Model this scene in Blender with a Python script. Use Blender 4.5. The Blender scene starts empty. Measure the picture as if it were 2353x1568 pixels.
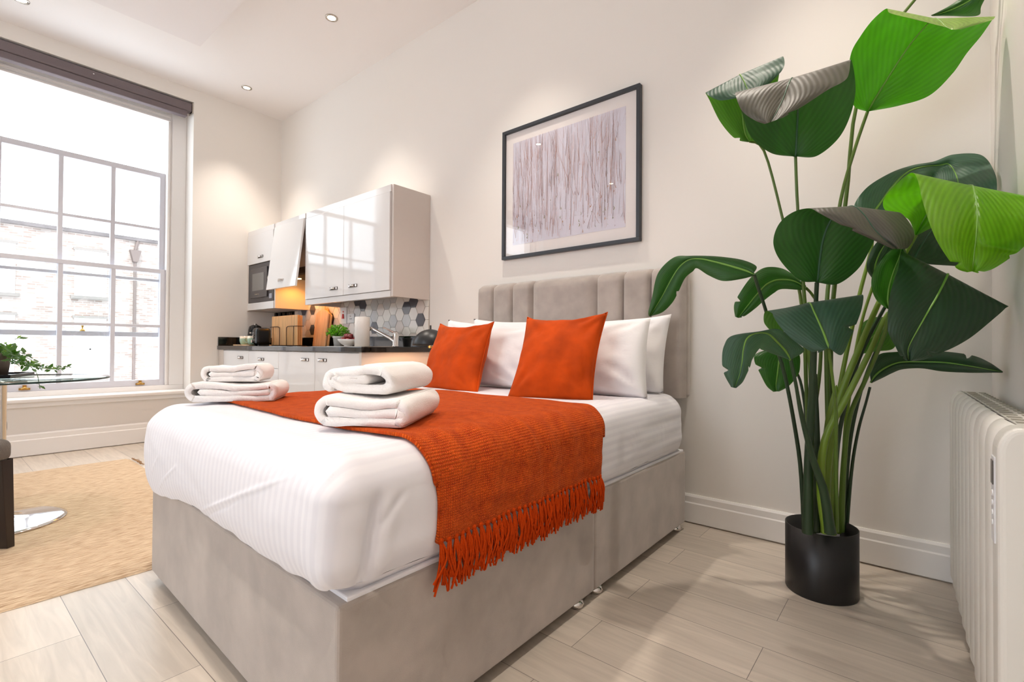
import bpy, bmesh, math, random
from mathutils import Vector, Matrix, noise
from mathutils.bvhtree import BVHTree
random.seed(7)
C = bpy.context.scene.collection
SC = bpy.context.scene
PI = math.pi

# ---------------------------------------------------------------- camera
W, H, FPX = 2353.0, 1568.0, 1125.0
YAW, PITCH, ROLL, CAMZ = math.radians(39.7), math.radians(0.67), math.radians(0.346), 0.92
_F0 = Vector((-math.sin(YAW), math.cos(YAW), 0)); _R0 = Vector((math.cos(YAW), math.sin(YAW), 0)); _U0 = Vector((0, 0, 1))
FW = _F0*math.cos(PITCH) + _U0*math.sin(PITCH)
_U1 = -_F0*math.sin(PITCH) + _U0*math.cos(PITCH)
RT = _R0*math.cos(ROLL) + _U1*math.sin(ROLL)
UP = -_R0*math.sin(ROLL) + _U1*math.cos(ROLL)
CO = Vector((0, 0, CAMZ))
cam = bpy.data.cameras.new('camera'); camo = bpy.data.objects.new('camera', cam); C.objects.link(camo)
cam.sensor_fit = 'HORIZONTAL'; cam.sensor_width = 36.0; cam.lens = FPX*36.0/W; cam.clip_start = 0.02; cam.clip_end = 300
m = Matrix.Identity(4)
for i, v in enumerate((RT, UP, -FW)):
    m[0][i], m[1][i], m[2][i] = v
m.translation = CO
camo.matrix_world = m
SC.camera = camo

# ---------------------------------------------------------------- exposure, sky, sun
SC.view_settings.view_transform = 'Standard'; SC.view_settings.look = 'None'
SC.view_settings.gamma = 1.0; SC.view_settings.use_curve_mapping = False
SC.view_settings.exposure = 0.26
SC.cycles.max_bounces = 10; SC.cycles.diffuse_bounces = 6; SC.cycles.transparent_max_bounces = 16
SC.cycles.use_denoising = True
SC.cycles.sample_clamp_indirect = 8.0
wd = bpy.data.worlds.new('sky'); SC.world = wd; wd.use_nodes = True
_b = wd.node_tree.nodes['Background']; _b.inputs[0].default_value = (0.84, 0.92, 1.0, 1); _b.inputs[1].default_value = 4.4
sl = bpy.data.lights.new('sun', 'SUN'); sl.energy = 4.0; sl.angle = math.radians(0.6); sl.color = (1.0, 0.95, 0.88)
so = bpy.data.objects.new('sun', sl); C.objects.link(so)
so.rotation_euler = Vector((-0.62, 0.30, -0.72)).to_track_quat('-Z', 'Y').to_euler()

def ray(px, py):
    return FW + RT*((px - W/2)/FPX) + UP*((H/2 - py)/FPX)
XR = 0.215
def at(px, py, d):
    r = ray(px, py)
    if r.x > 0 and d*r.x > XR - 0.012: d = (XR - 0.012)/r.x
    return CO + r*d
def onx(px, py, X): r = ray(px, py); return CO + r*(X/r.x)
def ony(px, py, Y): r = ray(px, py); return CO + r*(Y/r.y)
def onz(px, py, Z): r = ray(px, py); return CO + r*((Z - CAMZ)/r.z)

# ---------------------------------------------------------------- helpers
def lin(c):
    return tuple(((v/255.0)/12.92 if v/255.0 <= 0.04045 else ((v/255.0+0.055)/1.055)**2.4) for v in c)
ORG = {}
def worg(o): return ORG.get(o.name, Vector((0, 0, 0)))
def tag(o, label=None, cat=None, group=None, kind=None):
    if label: o['label'] = label
    if cat: o['category'] = cat
    if group: o['group'] = group
    if kind: o['kind'] = kind
    return o
def thing(name, label, cat, loc, group=None, kind=None, rz=0):
    o = bpy.data.objects.new(name, None); C.objects.link(o); o.location = loc; o.rotation_euler = (0, 0, rz)
    o.empty_display_size = 0.1
    ORG[o.name] = Vector(loc)
    return tag(o, label, cat, group, kind)
def dup(root, loc, label, rz=None, group=None):
    r = root.copy(); C.objects.link(r); r.location = loc; r['label'] = label
    if rz is not None: r.rotation_euler = (0, 0, rz)
    if group: r['group'] = group
    for ch in list(root.children):
        c = ch.copy(); C.objects.link(c); c.parent = r
        for g in list(ch.children):
            d = g.copy(); C.objects.link(d); d.parent = c
    return r

class MB:
    def __init__(s): s.v = []; s.f = []; s.mi = []; s.uv = None; s.cur = 0; s.sm = []; s.smooth = False
    def add(s, vs, fs):
        b = len(s.v); s.v += [Vector(v) for v in vs]
        for f in fs: s.f.append([b+i for i in f]); s.mi.append(s.cur); s.sm.append(s.smooth)
        return b
    def box(s, x0, x1, y0, y1, z0, z1):
        x0, x1 = min(x0, x1), max(x0, x1); y0, y1 = min(y0, y1), max(y0, y1); z0, z1 = min(z0, z1), max(z0, z1)
        s.add([(x0,y0,z0),(x1,y0,z0),(x1,y1,z0),(x0,y1,z0),(x0,y0,z1),(x1,y0,z1),(x1,y1,z1),(x0,y1,z1)],
              [(0,3,2,1),(4,5,6,7),(0,1,5,4),(1,2,6,5),(2,3,7,6),(3,0,4,7)]); return s
    def grid(s, rows, cu=False, cv=False):
        n, k = len(rows), len(rows[0]); vs = [p for r in rows for p in r]; fs = []
        for i in range(n if cu else n-1):
            for j in range(k if cv else k-1):
                a, b = i*k+j, i*k+(j+1) % k; c, d = ((i+1) % n)*k+(j+1) % k, ((i+1) % n)*k+j
                fs.append((a, b, c, d))
        return s.add(vs, fs)
    def tube(s, pts, rad, n=10, caps=True, flat=1.0):
        pts = [Vector(p) for p in pts]
        if not hasattr(rad, '__len__'): rad = [rad]*len(pts)
        rows = []; ref = None
        for i, p in enumerate(pts):
            t = (pts[min(i+1, len(pts)-1)] - pts[max(i-1, 0)])
            if t.length < 1e-9: t = Vector((0, 0, 1))
            t.normalize()
            if ref is None: ref = Vector((0, 0, 1)) if abs(t.z) < 0.9 else Vector((1, 0, 0))
            a = (ref - t*ref.dot(t)).normalized(); b = t.cross(a); ref = a
            rows.append([p + (a*math.cos(2*PI*j/n) + b*math.sin(2*PI*j/n)*flat)*rad[i] for j in range(n)])
        o = s.smooth; s.smooth = True; s.grid(rows, cv=True); s.smooth = o
        if caps:
            s.add(rows[0], [tuple(range(n))[::-1]]); s.add(rows[-1], [tuple(range(n))])
        return s
    def lathe(s, prof, c=(0, 0, 0), n=32, sx=1.0, sy=1.0, rz=0.0):
        c = Vector(c); rows = []
        for r, z in prof:
            row = []
            for j in range(n):
                a = 2*PI*j/n; x, y = r*sx*math.cos(a), r*sy*math.sin(a)
                row.append(c + Vector((x*math.cos(rz)-y*math.sin(rz), x*math.sin(rz)+y*math.cos(rz), z)))
            rows.append(row)
        o = s.smooth; s.smooth = True; s.grid(rows, cv=True); s.smooth = o
        return s
    def disc(s, c, r, n=32, z=0, sx=1, sy=1, up=True):
        c = Vector(c); pts = [c + Vector((r*sx*math.cos(2*PI*j/n), r*sy*math.sin(2*PI*j/n), z)) for j in range(n)]
        s.add(pts, [tuple(range(n)) if up else tuple(range(n))[::-1]]); return s
    def cyl(s, a, b, r, r2=None, n=20): return s.tube([a, b], [r, r if r2 is None else r2], n)
    def poly(s, pts, h):  # prism: pts in 3D, extruded by vector h
        n = len(pts); h = Vector(h); pts = [Vector(p) for p in pts]
        s.add(pts + [p+h for p in pts], [tuple(range(n))[::-1], tuple(range(n, 2*n))] + [(i, (i+1) % n, n+(i+1) % n, n+i) for i in range(n)])
        return s
    def xf(s, M): s.v = [M @ v for v in s.v]; return s
    def build(s, name, mats, parent=None, origin=None, bevel=0, seg=2, smooth=None, merge=False, solid=0, sub=0, auto=None, kind=None, label=None, recalc=True):
        w = worg(parent) if parent else Vector(origin or (0, 0, 0))
        me = bpy.data.meshes.new(name); me.from_pydata([tuple(v-w) for v in s.v], [], s.f)
        if not isinstance(mats, (list, tuple)): mats = [mats]
        for mt in mats: me.materials.append(mt)
        for p, i, q in zip(me.polygons, s.mi, s.sm): p.material_index = i; p.use_smooth = q if smooth is None else smooth
        if s.uv:
            ul = me.uv_layers.new(name='UVMap')
            for l in me.loops: ul.data[l.index].uv = s.uv[l.vertex_index]
        bm = bmesh.new(); bm.from_mesh(me)
        if merge: bmesh.ops.remove_doubles(bm, verts=bm.verts, dist=1e-5)
        if recalc: bmesh.ops.recalc_face_normals(bm, faces=bm.faces)
        bm.to_mesh(me); bm.free()
        o = bpy.data.objects.new(name, me); C.objects.link(o)
        if parent: o.parent = parent; ORG[o.name] = Vector(w)
        else: o.location = w; ORG[o.name] = Vector(w)
        if solid: md = o.modifiers.new('s', 'SOLIDIFY'); md.thickness = solid; md.offset = 0
        if bevel: md = o.modifiers.new('b', 'BEVEL'); md.width = bevel; md.segments = seg; md.limit_method = 'ANGLE'; md.angle_limit = 0.6; md.harden_normals = False
        if sub: md = o.modifiers.new('u', 'SUBSURF'); md.levels = sub; md.render_levels = sub
        if kind: o['kind'] = kind
        if label: o['label'] = label
        return o

def cr(a, b, c, d, t):
    return 0.5*((2*b) + (c-a)*t + (2*a-5*b+4*c-d)*t*t + (3*b-a-3*c+d)*t*t*t)
def spline(pts, n):
    out = []; k = len(pts)
    for i in range(n):
        u = i/(n-1)*(k-1); j = min(int(u), k-2); t = u-j
        p = [pts[max(j-1, 0)], pts[j], pts[j+1], pts[min(j+2, k-1)]]
        if hasattr(p[0], '__len__'): out.append(type(p[0])([cr(p[0][q], p[1][q], p[2][q], p[3][q], t) for q in range(len(p[0]))]))
        else: out.append(cr(*p, t))
    return out
def smooth01(x): x = max(0, min(1, x)); return x*x*(3-2*x)

# ---------------------------------------------------------------- materials
MATS = {}
def mat(name, col, rough=0.5, metal=0.0, bump=None, var=None, sheen=0, coat=0, spec=None, emit=None, sub=0, coords='Object', scale=(1, 1, 1), detail=4):
    """bump=(scale,strength), var=(scale,amount)"""
    if name in MATS: return MATS[name]
    mt = bpy.data.materials.new(name); mt.use_nodes = True; nt = mt.node_tree; p = nt.nodes['Principled BSDF']
    c = lin(col) if max(col) > 1.01 else col
    p.inputs['Base Color'].default_value = (*c, 1); p.inputs['Roughness'].default_value = rough; p.inputs['Metallic'].default_value = metal
    if spec is not None: p.inputs['Specular IOR Level'].default_value = spec
    if sheen: p.inputs['Sheen Weight'].default_value = sheen; p.inputs['Sheen Roughness'].default_value = 0.4
    if coat: p.inputs['Coat Weight'].default_value = coat; p.inputs['Coat Roughness'].default_value = 0.03
    if emit: p.inputs['Emission Color'].default_value = (*emit[0], 1); p.inputs['Emission Strength'].default_value = emit[1]
    if sub: p.inputs['Subsurface Weight'].default_value = sub; p.inputs['Subsurface Radius'].default_value = (0.02, 0.02, 0.02)
    mp = None
    if bump or var:
        tc = nt.nodes.new('ShaderNodeTexCoord'); mp = nt.nodes.new('ShaderNodeMapping'); mp.inputs['Scale'].default_value = scale
        nt.links.new(tc.outputs[coords], mp.inputs['Vector'])
    if var:
        n = nt.nodes.new('ShaderNodeTexNoise'); n.inputs['Scale'].default_value = var[0]; n.inputs['Detail'].default_value = detail
        nt.links.new(mp.outputs[0], n.inputs['Vector'])
        r = nt.nodes.new('ShaderNodeMapRange'); r.inputs['From Min'].default_value = 0.3; r.inputs['From Max'].default_value = 0.7
        r.inputs['To Min'].default_value = 1-var[1]; r.inputs['To Max'].default_value = 1+var[1]*0.6
        nt.links.new(n.outputs[0], r.inputs['Value'])
        mx = nt.nodes.new('ShaderNodeVectorMath'); mx.operation = 'SCALE'; mx.inputs[0].default_value = c
        nt.links.new(r.outputs[0], mx.inputs['Scale']); nt.links.new(mx.outputs[0], p.inputs['Base Color'])
    if bump:
        n = nt.nodes.new('ShaderNodeTexNoise'); n.inputs['Scale'].default_value = bump[0]; n.inputs['Detail'].default_value = 3
        nt.links.new(mp.outputs[0], n.inputs['Vector'])
        bp = nt.nodes.new('ShaderNodeBump'); bp.inputs['Strength'].default_value = bump[1]; bp.inputs['Distance'].default_value = 0.01
        nt.links.new(n.outputs[0], bp.inputs['Height']); nt.links.new(bp.outputs[0], p.inputs['Normal'])
    MATS[name] = mt; return mt
def P(mt): return mt.node_tree.nodes['Principled BSDF']

M_wall = mat('wall paint', (231, 226, 220), 0.85, bump=(60, 0.02))
M_ceil = mat('ceiling paint', (236, 232, 230), 0.9)
M_trim = mat('white gloss trim', (238, 235, 232), 0.35)
M_sash = mat('sash paint', (212, 212, 220), 0.4)
M_gloss = mat('gloss cabinet front', (222, 220, 219), 0.05)
M_carc = mat('cabinet carcass panel', (212, 203, 196), 0.45)
M_granite = mat('black granite', (14, 14, 16), 0.07, var=(400, 0.6), coat=0.4)
M_chrome = mat('chrome', (225, 222, 220), 0.08, metal=1)
M_nickel = mat('brushed nickel', (190, 182, 172), 0.22, metal=1)
M_brass = mat('brass', (205, 165, 95), 0.25, metal=1)
M_black = mat('matte black', (22, 22, 24), 0.4)
M_blackgl = mat('black plastic', (16, 16, 18), 0.18)
M_white = mat('white plastic', (235, 235, 234), 0.3)
M_cer = mat('white ceramic', (232, 230, 226), 0.2)
M_velvet = mat('grey velvet', (170, 159, 151), 0.85, sheen=0.5, var=(9, 0.16), bump=(500, 0.12))
M_white_cloth = mat('white cotton', (232, 230, 234), 0.8, sheen=0.2, bump=(14, 0.05))
M_pillow = mat('white pillow cotton', (236, 233, 234), 0.8, sheen=0.2, bump=(12, 0.4))
M_towel = mat('white terry', (244, 240, 238), 0.95, sheen=0.3, bump=(330, 0.35))
M_orange_v = mat('orange velvet', (196, 70, 4), 0.75, sheen=0.15, var=(7, 0.30), bump=(30, 0.12))
P(M_orange_v).inputs['Specular IOR Level'].default_value = .15; P(M_orange_v).inputs['Sheen Tint'].default_value = (1, 0.35, 0.05, 1)
M_wood = mat('light bamboo wood', (222, 170, 112), 0.4, var=(6, 0.25), scale=(6, 6, 0.6))
M_woodd = mat('pale board wood', (218, 178, 135), 0.45, var=(5, 0.25), scale=(5, 5, 0.5))
M_chairwood = mat('dark chair wood', (38, 26, 22), 0.35)
M_chairfab = mat('grey chair fabric', (112, 106, 100), 0.9, bump=(250, 0.5), sheen=0.2)
M_pot = mat('black pot plastic', (24, 23, 24), 0.38, bump=(200, 0.03))
M_soil = mat('dark potting soil', (30, 24, 20), 0.95, bump=(60, 0.8))
M_rad = mat('radiator enamel', (226, 223, 215), 0.3)
M_slot = mat('dark slot', (150, 145, 132), 0.6)
M_dark = mat('dark interior', (28, 22, 20), 0.8)
M_blind = mat('grey roller blind', (112, 101, 104), 0.75, bump=(300, 0.1))
M_frame = mat('charcoal picture frame', (48, 52, 58), 0.4)
M_matt = mat('picture mount', (240, 233, 230), 0.7)

def glass_mat(name, tint, refl=1.0, ior=1.5, rough=0.0):
    mt = bpy.data.materials.new(name); mt.use_nodes = True; nt = mt.node_tree; nt.nodes.remove(nt.nodes['Principled BSDF'])
    t = nt.nodes.new('ShaderNodeBsdfTransparent'); t.inputs[0].default_value = (*tint, 1)
    g = nt.nodes.new('ShaderNodeBsdfGlossy'); g.inputs['Roughness'].default_value = rough
    f0 = nt.nodes.new('ShaderNodeLayerWeight'); f0.inputs[0].default_value = .5
    f1 = nt.nodes.new('ShaderNodeMath'); f1.operation = 'POWER'; f1.inputs[1].default_value = 5; nt.links.new(f0.outputs['Facing'], f1.inputs[0])
    f = nt.nodes.new('ShaderNodeMath'); f.operation = 'MULTIPLY_ADD'; f.inputs[1].default_value = .94; f.inputs[2].default_value = .06; nt.links.new(f1.outputs[0], f.inputs[0])
    k = nt.nodes.new('ShaderNodeMath'); k.operation = 'MULTIPLY'; k.inputs[1].default_value = refl; nt.links.new(f.outputs[0], k.inputs[0])
    x = nt.nodes.new('ShaderNodeMixShader'); nt.links.new(k.outputs[0], x.inputs[0]); nt.links.new(t.outputs[0], x.inputs[1]); nt.links.new(g.outputs[0], x.inputs[2])
    nt.links.new(x.outputs[0], nt.nodes['Material Output'].inputs[0]); return mt
M_glass = glass_mat('window glass', (0.97, 0.98, 0.98), 0.8)
M_tglass = glass_mat('table glass', (0.86, 0.93, 0.90), 1.0)
M_pglass = glass_mat('picture glass', (0.98, 0.98, 0.98), 0.8)
M_gedge = mat('glass edge green', (38, 62, 62), 0.1)

def node_mat(name): mt = bpy.data.materials.new(name); mt.use_nodes = True; return mt, mt.node_tree, mt.node_tree.nodes['Principled BSDF']
def mixc(nt, fac, a, b, blend='MIX'):
    x = nt.nodes.new('ShaderNodeMix'); x.data_type = 'RGBA'; x.blend_type = blend
    if hasattr(fac, 'links') or hasattr(fac, 'is_linked'): nt.links.new(fac, x.inputs[0])
    else: x.inputs[0].default_value = fac
    for s, i in ((a, 6), (b, 7)):
        if hasattr(s, 'is_linked'): nt.links.new(s, x.inputs[i])
        else: x.inputs[i].default_value = (*s, 1)
    return x.outputs[2]

# floor planks
def floor_mat():
    mt, nt, p = node_mat('pale oak laminate'); N = nt.nodes.new; L = nt.links.new
    tc = N('ShaderNodeTexCoord'); mp = N('ShaderNodeMapping'); mp.inputs['Location'].default_value = (0.37, -0.143, 0); L(tc.outputs['Object'], mp.inputs[0])
    br = N('ShaderNodeTexBrick'); L(mp.outputs[0], br.inputs[0]); br.offset = 0.37; br.offset_frequency = 2
    br.inputs['Scale'].default_value = 1; br.inputs['Brick Width'].default_value = 1.22; br.inputs['Row Height'].default_value = 0.19
    br.inputs['Mortar Size'].default_value = 0.0011; br.inputs['Mortar Smooth'].default_value = 0.3; br.inputs['Bias'].default_value = 0
    br.inputs['Color1'].default_value = (*lin((206, 194, 180)), 1); br.inputs['Color2'].default_value = (*lin((188, 177, 164)), 1); br.inputs['Mortar'].default_value = (*lin((112, 104, 98)), 1)
    m2 = N('ShaderNodeMapping'); m2.inputs['Scale'].default_value = (1.4, 16, 1); L(tc.outputs['Object'], m2.inputs[0])
    n = N('ShaderNodeTexNoise'); n.inputs['Scale'].default_value = 2.2; n.inputs['Detail'].default_value = 6; n.inputs['Distortion'].default_value = 1.2; L(m2.outputs[0], n.inputs[0])
    r = N('ShaderNodeMapRange'); r.inputs[1].default_value = .3; r.inputs[2].default_value = .7; r.inputs[3].default_value = .86; r.inputs[4].default_value = 1.06; L(n.outputs[0], r.inputs[0])
    s = N('ShaderNodeVectorMath'); s.operation = 'SCALE'; L(br.outputs[0], s.inputs[0]); L(r.outputs[0], s.inputs['Scale']); L(s.outputs[0], p.inputs['Base Color'])
    p.inputs['Roughness'].default_value = 0.34
    b = N('ShaderNodeBump'); b.inputs['Strength'].default_value = 0.12; b.inputs['Distance'].default_value = 0.004; L(n.outputs[0], b.inputs['Height']); L(b.outputs[0], p.inputs['Normal'])
    return mt
M_floor = floor_mat()

def rug_mat():
    mt, nt, p = node_mat('woven jute'); N = nt.nodes.new; L = nt.links.new
    tc = N('ShaderNodeTexCoord'); mp = N('ShaderNodeMapping'); mp.inputs['Scale'].default_value = (105, 13, 9); L(tc.outputs['Object'], mp.inputs[0])
    n = N('ShaderNodeTexNoise'); n.inputs['Scale'].default_value = 1.6; n.inputs['Detail'].default_value = 5; L(mp.outputs[0], n.inputs[0])
    c = N('ShaderNodeValToRGB'); c.color_ramp.elements[0].position = .28; c.color_ramp.elements[0].color = (*lin((160, 130, 100)), 1)
    c.color_ramp.elements[1].position = .62; c.color_ramp.elements[1].color = (*lin((210, 186, 156)), 1); L(n.outputs[0], c.inputs[0]); L(c.outputs[0], p.inputs['Base Color'])
    w = N('ShaderNodeTexWave'); w.bands_direction = 'X'; w.inputs['Scale'].default_value = 18; w.inputs['Distortion'].default_value = 2.5; w.inputs['Detail Scale'].default_value = 3; L(tc.outputs['Object'], w.inputs[0])
    a = N('ShaderNodeMath'); a.operation = 'ADD'; L(w.outputs[1], a.inputs[0]); L(n.outputs[0], a.inputs[1])
    b = N('ShaderNodeBump'); b.inputs['Strength'].default_value = 0.5; b.inputs['Distance'].default_value = 0.006; L(a.outputs[0], b.inputs['Height']); L(b.outputs[0], p.inputs['Normal'])
    p.inputs['Roughness'].default_value = 0.95; return mt
M_rug = rug_mat()

def stripe_mat():  # satin stripe bedding, u coordinate in metres across the bed
    mt, nt, p = node_mat('satin stripe cotton'); N = nt.nodes.new; L = nt.links.new
    tc = N('ShaderNodeUVMap'); sx = N('ShaderNodeSeparateXYZ'); L(tc.outputs[0], sx.inputs[0])
    m1 = N('ShaderNodeMath'); m1.operation = 'MULTIPLY'; m1.inputs[1].default_value = 2*PI/0.030; L(sx.outputs[0], m1.inputs[0])
    m2 = N('ShaderNodeMath'); m2.operation = 'SINE'; L(m1.outputs[0], m2.inputs[0])
    r = N('ShaderNodeMapRange'); r.inputs[1].default_value = -.5; r.inputs[2].default_value = .5; L(m2.outputs[0], r.inputs[0])
    L(mixc(nt, r.outputs[0], lin((228, 226, 231)), lin((221, 219, 225))), p.inputs['Base Color'])
    rr = N('ShaderNodeMapRange'); rr.inputs[3].default_value = .6; rr.inputs[4].default_value = .8; L(r.outputs[0], rr.inputs[0]); L(rr.outputs[0], p.inputs['Roughness'])
    t2 = N('ShaderNodeTexCoord'); n = N('ShaderNodeTexNoise'); n.inputs['Scale'].default_value = 6; n.inputs['Detail'].default_value = 3; n.inputs['Distortion'].default_value = .8; L(t2.outputs['Object'], n.inputs[0])
    b = N('ShaderNodeBump'); b.inputs['Strength'].default_value = 0.12; b.inputs['Distance'].default_value = 0.03; L(n.outputs[0], b.inputs['Height']); L(b.outputs[0], p.inputs['Normal'])
    p.inputs['Sheen Weight'].default_value = .15
    return mt
M_stripe = stripe_mat()

def throw_mat():
    mt, nt, p = node_mat('orange woven throw'); N = nt.nodes.new; L = nt.links.new
    tc = N('ShaderNodeUVMap'); hs = []
    for d in ('X', 'Y'):
        w = N('ShaderNodeTexWave'); w.bands_direction = d; w.inputs['Scale'].default_value = 52; w.inputs['Distortion'].default_value = 1.6; w.inputs['Detail'].default_value = 2; w.inputs['Detail Scale'].default_value = 2.2; L(tc.outputs[0], w.inputs[0]); hs.append(w.outputs[1])
    a = N('ShaderNodeMath'); a.operation = 'MULTIPLY'; L(hs[0], a.inputs[0]); L(hs[1], a.inputs[1])
    n = N('ShaderNodeTexNoise'); n.inputs['Scale'].default_value = 30; n.inputs['Detail'].default_value = 3; L(tc.outputs[0], n.inputs[0])
    a2 = N('ShaderNodeMath'); a2.operation = 'ADD'; L(a.outputs[0], a2.inputs[0]); L(n.outputs[0], a2.inputs[1])
    c = N('ShaderNodeValToRGB'); c.color_ramp.elements[0].position = .35; c.color_ramp.elements[0].color = (*lin((160, 44, 2)), 1)
    c.color_ramp.elements[1].position = 1.1 if False else 1.0; c.color_ramp.elements[1].color = (*lin((216, 86, 14)), 1); L(a2.outputs[0], c.inputs[0]); L(c.outputs[0], p.inputs['Base Color'])
    b = N('ShaderNodeBump'); b.inputs['Strength'].default_value = 0.9; b.inputs['Distance'].default_value = 0.004; L(a2.outputs[0], b.inputs['Height']); L(b.outputs[0], p.inputs['Normal'])
    p.inputs['Roughness'].default_value = 0.9; p.inputs['Specular IOR Level'].default_value = .2; p.inputs['Sheen Weight'].default_value = .15; p.inputs['Sheen Tint'].default_value = (1, .4, .1, 1)
    return mt
M_throw = throw_mat()
M_yarn = mat('orange yarn', (190, 62, 2), 0.95, bump=(300, 0.4), spec=.15)

def leaf_mat(name, top, under, trans, rough=0.38):
    mt, nt, p = node_mat(name); N = nt.nodes.new; L = nt.links.new
    geo = N('ShaderNodeNewGeometry')
    tc = N('ShaderNodeUVMap'); sx = N('ShaderNodeSeparateXYZ'); L(tc.outputs[0], sx.inputs[0])
    ab = N('ShaderNodeMath'); ab.operation = 'ABSOLUTE'; L(sx.outputs[0], ab.inputs[0])
    k = N('ShaderNodeMath'); k.operation = 'MULTIPLY'; k.inputs[1].default_value = -0.34; L(ab.outputs[0], k.inputs[0])
    s = N('ShaderNodeMath'); s.operation = 'ADD'; L(k.outputs[0], s.inputs[0]); L(sx.outputs[1], s.inputs[1])
    f = N('ShaderNodeMath'); f.operation = 'MULTIPLY'; f.inputs[1].default_value = 170; L(s.outputs[0], f.inputs[0])
    sn = N('ShaderNodeMath'); sn.operation = 'SINE'; L(f.outputs[0], sn.inputs[0])
    nz = N('ShaderNodeTexNoise'); nz.inputs['Scale'].default_value = 5; L(tc.outputs[0], nz.inputs[0])
    r = N('ShaderNodeMapRange'); r.inputs[1].default_value = -1; r.inputs[2].default_value = 1; r.inputs[3].default_value = .92; r.inputs[4].default_value = 1.06; L(sn.outputs[0], r.inputs[0])
    c0 = mixc(nt, geo.outputs['Backfacing'], lin(top), lin(under))
    v = N('ShaderNodeVectorMath'); v.operation = 'SCALE'; L(c0, v.inputs[0]); L(r.outputs[0], v.inputs['Scale'])
    v2 = N('ShaderNodeVectorMath'); v2.operation = 'SCALE'; r2 = N('ShaderNodeMapRange'); r2.inputs[3].default_value = .75; r2.inputs[4].default_value = 1.25; L(nz.outputs[0], r2.inputs[0]); L(v.outputs[0], v2.inputs[0]); L(r2.outputs[0], v2.inputs['Scale'])
    L(v2.outputs[0], p.inputs['Base Color']); p.inputs['Roughness'].default_value = rough
    b = N('ShaderNodeBump'); b.inputs['Strength'].default_value = .18; b.inputs['Distance'].default_value = .002; L(sn.outputs[0], b.inputs['Height']); L(b.outputs[0], p.inputs['Normal'])
    t = N('ShaderNodeBsdfTranslucent'); tv = N('ShaderNodeVectorMath'); tv.operation = 'MULTIPLY'; tv.inputs[1].default_value = (1.3, 1.9, .45); L(v2.outputs[0], tv.inputs[0]); L(tv.outputs[0], t.inputs[0])
    x = N('ShaderNodeMixShader'); x.inputs[0].default_value = trans; L(p.outputs[0], x.inputs[1]); L(t.outputs[0], x.inputs[2]); L(x.outputs[0], nt.nodes['Material Output'].inputs[0])
    return mt
# ================================================================ ROOM
XL, YB, YF, ZC = -5.6, 2.6, -3.0, 3.49
def struct(mb, name, m_, **k): o = mb.build(name, m_, **k); o['kind'] = 'structure'; return o
struct(MB().box(XL-.4, XR+.15, YF-.15, YB+.15, -.12, 0), 'floor', M_floor)
struct(MB().box(XL-.4, XR+.15, YF-.15, YB+.15, ZC, ZC+.15), 'ceiling', M_ceil)
struct(MB().box(-4.54, XR, YF, 1.43, 3.375, ZC), 'trim_1', mat('shaded bulkhead tone', (230, 225, 224), .9))  # greyer copy of the ceiling paint; the bulkhead's shade is in the colour
struct(MB().box(XL-.4, XR+.15, YB, YB+.15, 0, ZC), 'wall_back', M_wall)
struct(MB().box(XR, XR+.15, YF, YB, 0, ZC), 'wall_right', M_wall)
struct(MB().box(XL-.4, -3.1, YF-.15, YF, 0, ZC).box(-1.1, XR+.15, YF-.15, YF, 0, ZC).box(-3.1, -1.1, YF-.15, YF, 0, .5).box(-3.1, -1.1, YF-.15, YF, 3.2, ZC), 'wall_front', M_wall)  # gap left for an added, unseen window that lets in more daylight
# window wall with two openings
WZ0, WZ1 = 0.47, 3.36
WIN = [(.20, 1.715), (-2.52, -1.0)]
wl = MB(); XW = XL-.36
wl.box(XW, XL, YF, YB, 0, WZ0-.03).box(XW, XL, YF, YB, WZ1, ZC)
ys = [YF, WIN[1][0], WIN[1][1], WIN[0][0], WIN[0][1], YB]
for i in (0, 2, 4): wl.box(XW, XL, ys[i], ys[i+1], WZ0-.03, WZ1)
struct(wl, 'wall_left', M_wall)
# baseboards
def skirting(name, path, h):
    a, b, n = path; a = Vector(a); b = Vector(b); n = Vector(n)
    prof = [(0, .008), (.018, .008), (.018, h*.70), (.014, h*.74), (.014, h*.93), (.008, h), (0, h)]
    mb = MB(); rows = [[a + n*x + Vector((0, 0, z)) for x, z in prof], [b + n*x + Vector((0, 0, z)) for x, z in prof]]
    mb.grid(rows, cv=True); mb.add(rows[0], [tuple(range(len(prof)))]); mb.add(rows[1], [tuple(range(len(prof)))[::-1]])
    struct(mb, name, M_trim)
    g = MB(); t = (b-a).normalized()
    return g
skirting('baseboard_back', ((-3.0, YB, 0), (XR, YB, 0), (0, -1, 0)), .15)
skirting('baseboard_left', ((XL, YF, 0), (XL, YB, 0), (1, 0, 0)), .19)
skirting('baseboard_right', ((XR, YF, 0), (XR, YB-.02, 0), (-1, 0, 0)), .15)
skirting('baseboard_front', ((XL, YF, 0), (XR, YF, 0), (0, 1, 0)), .15)

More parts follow.
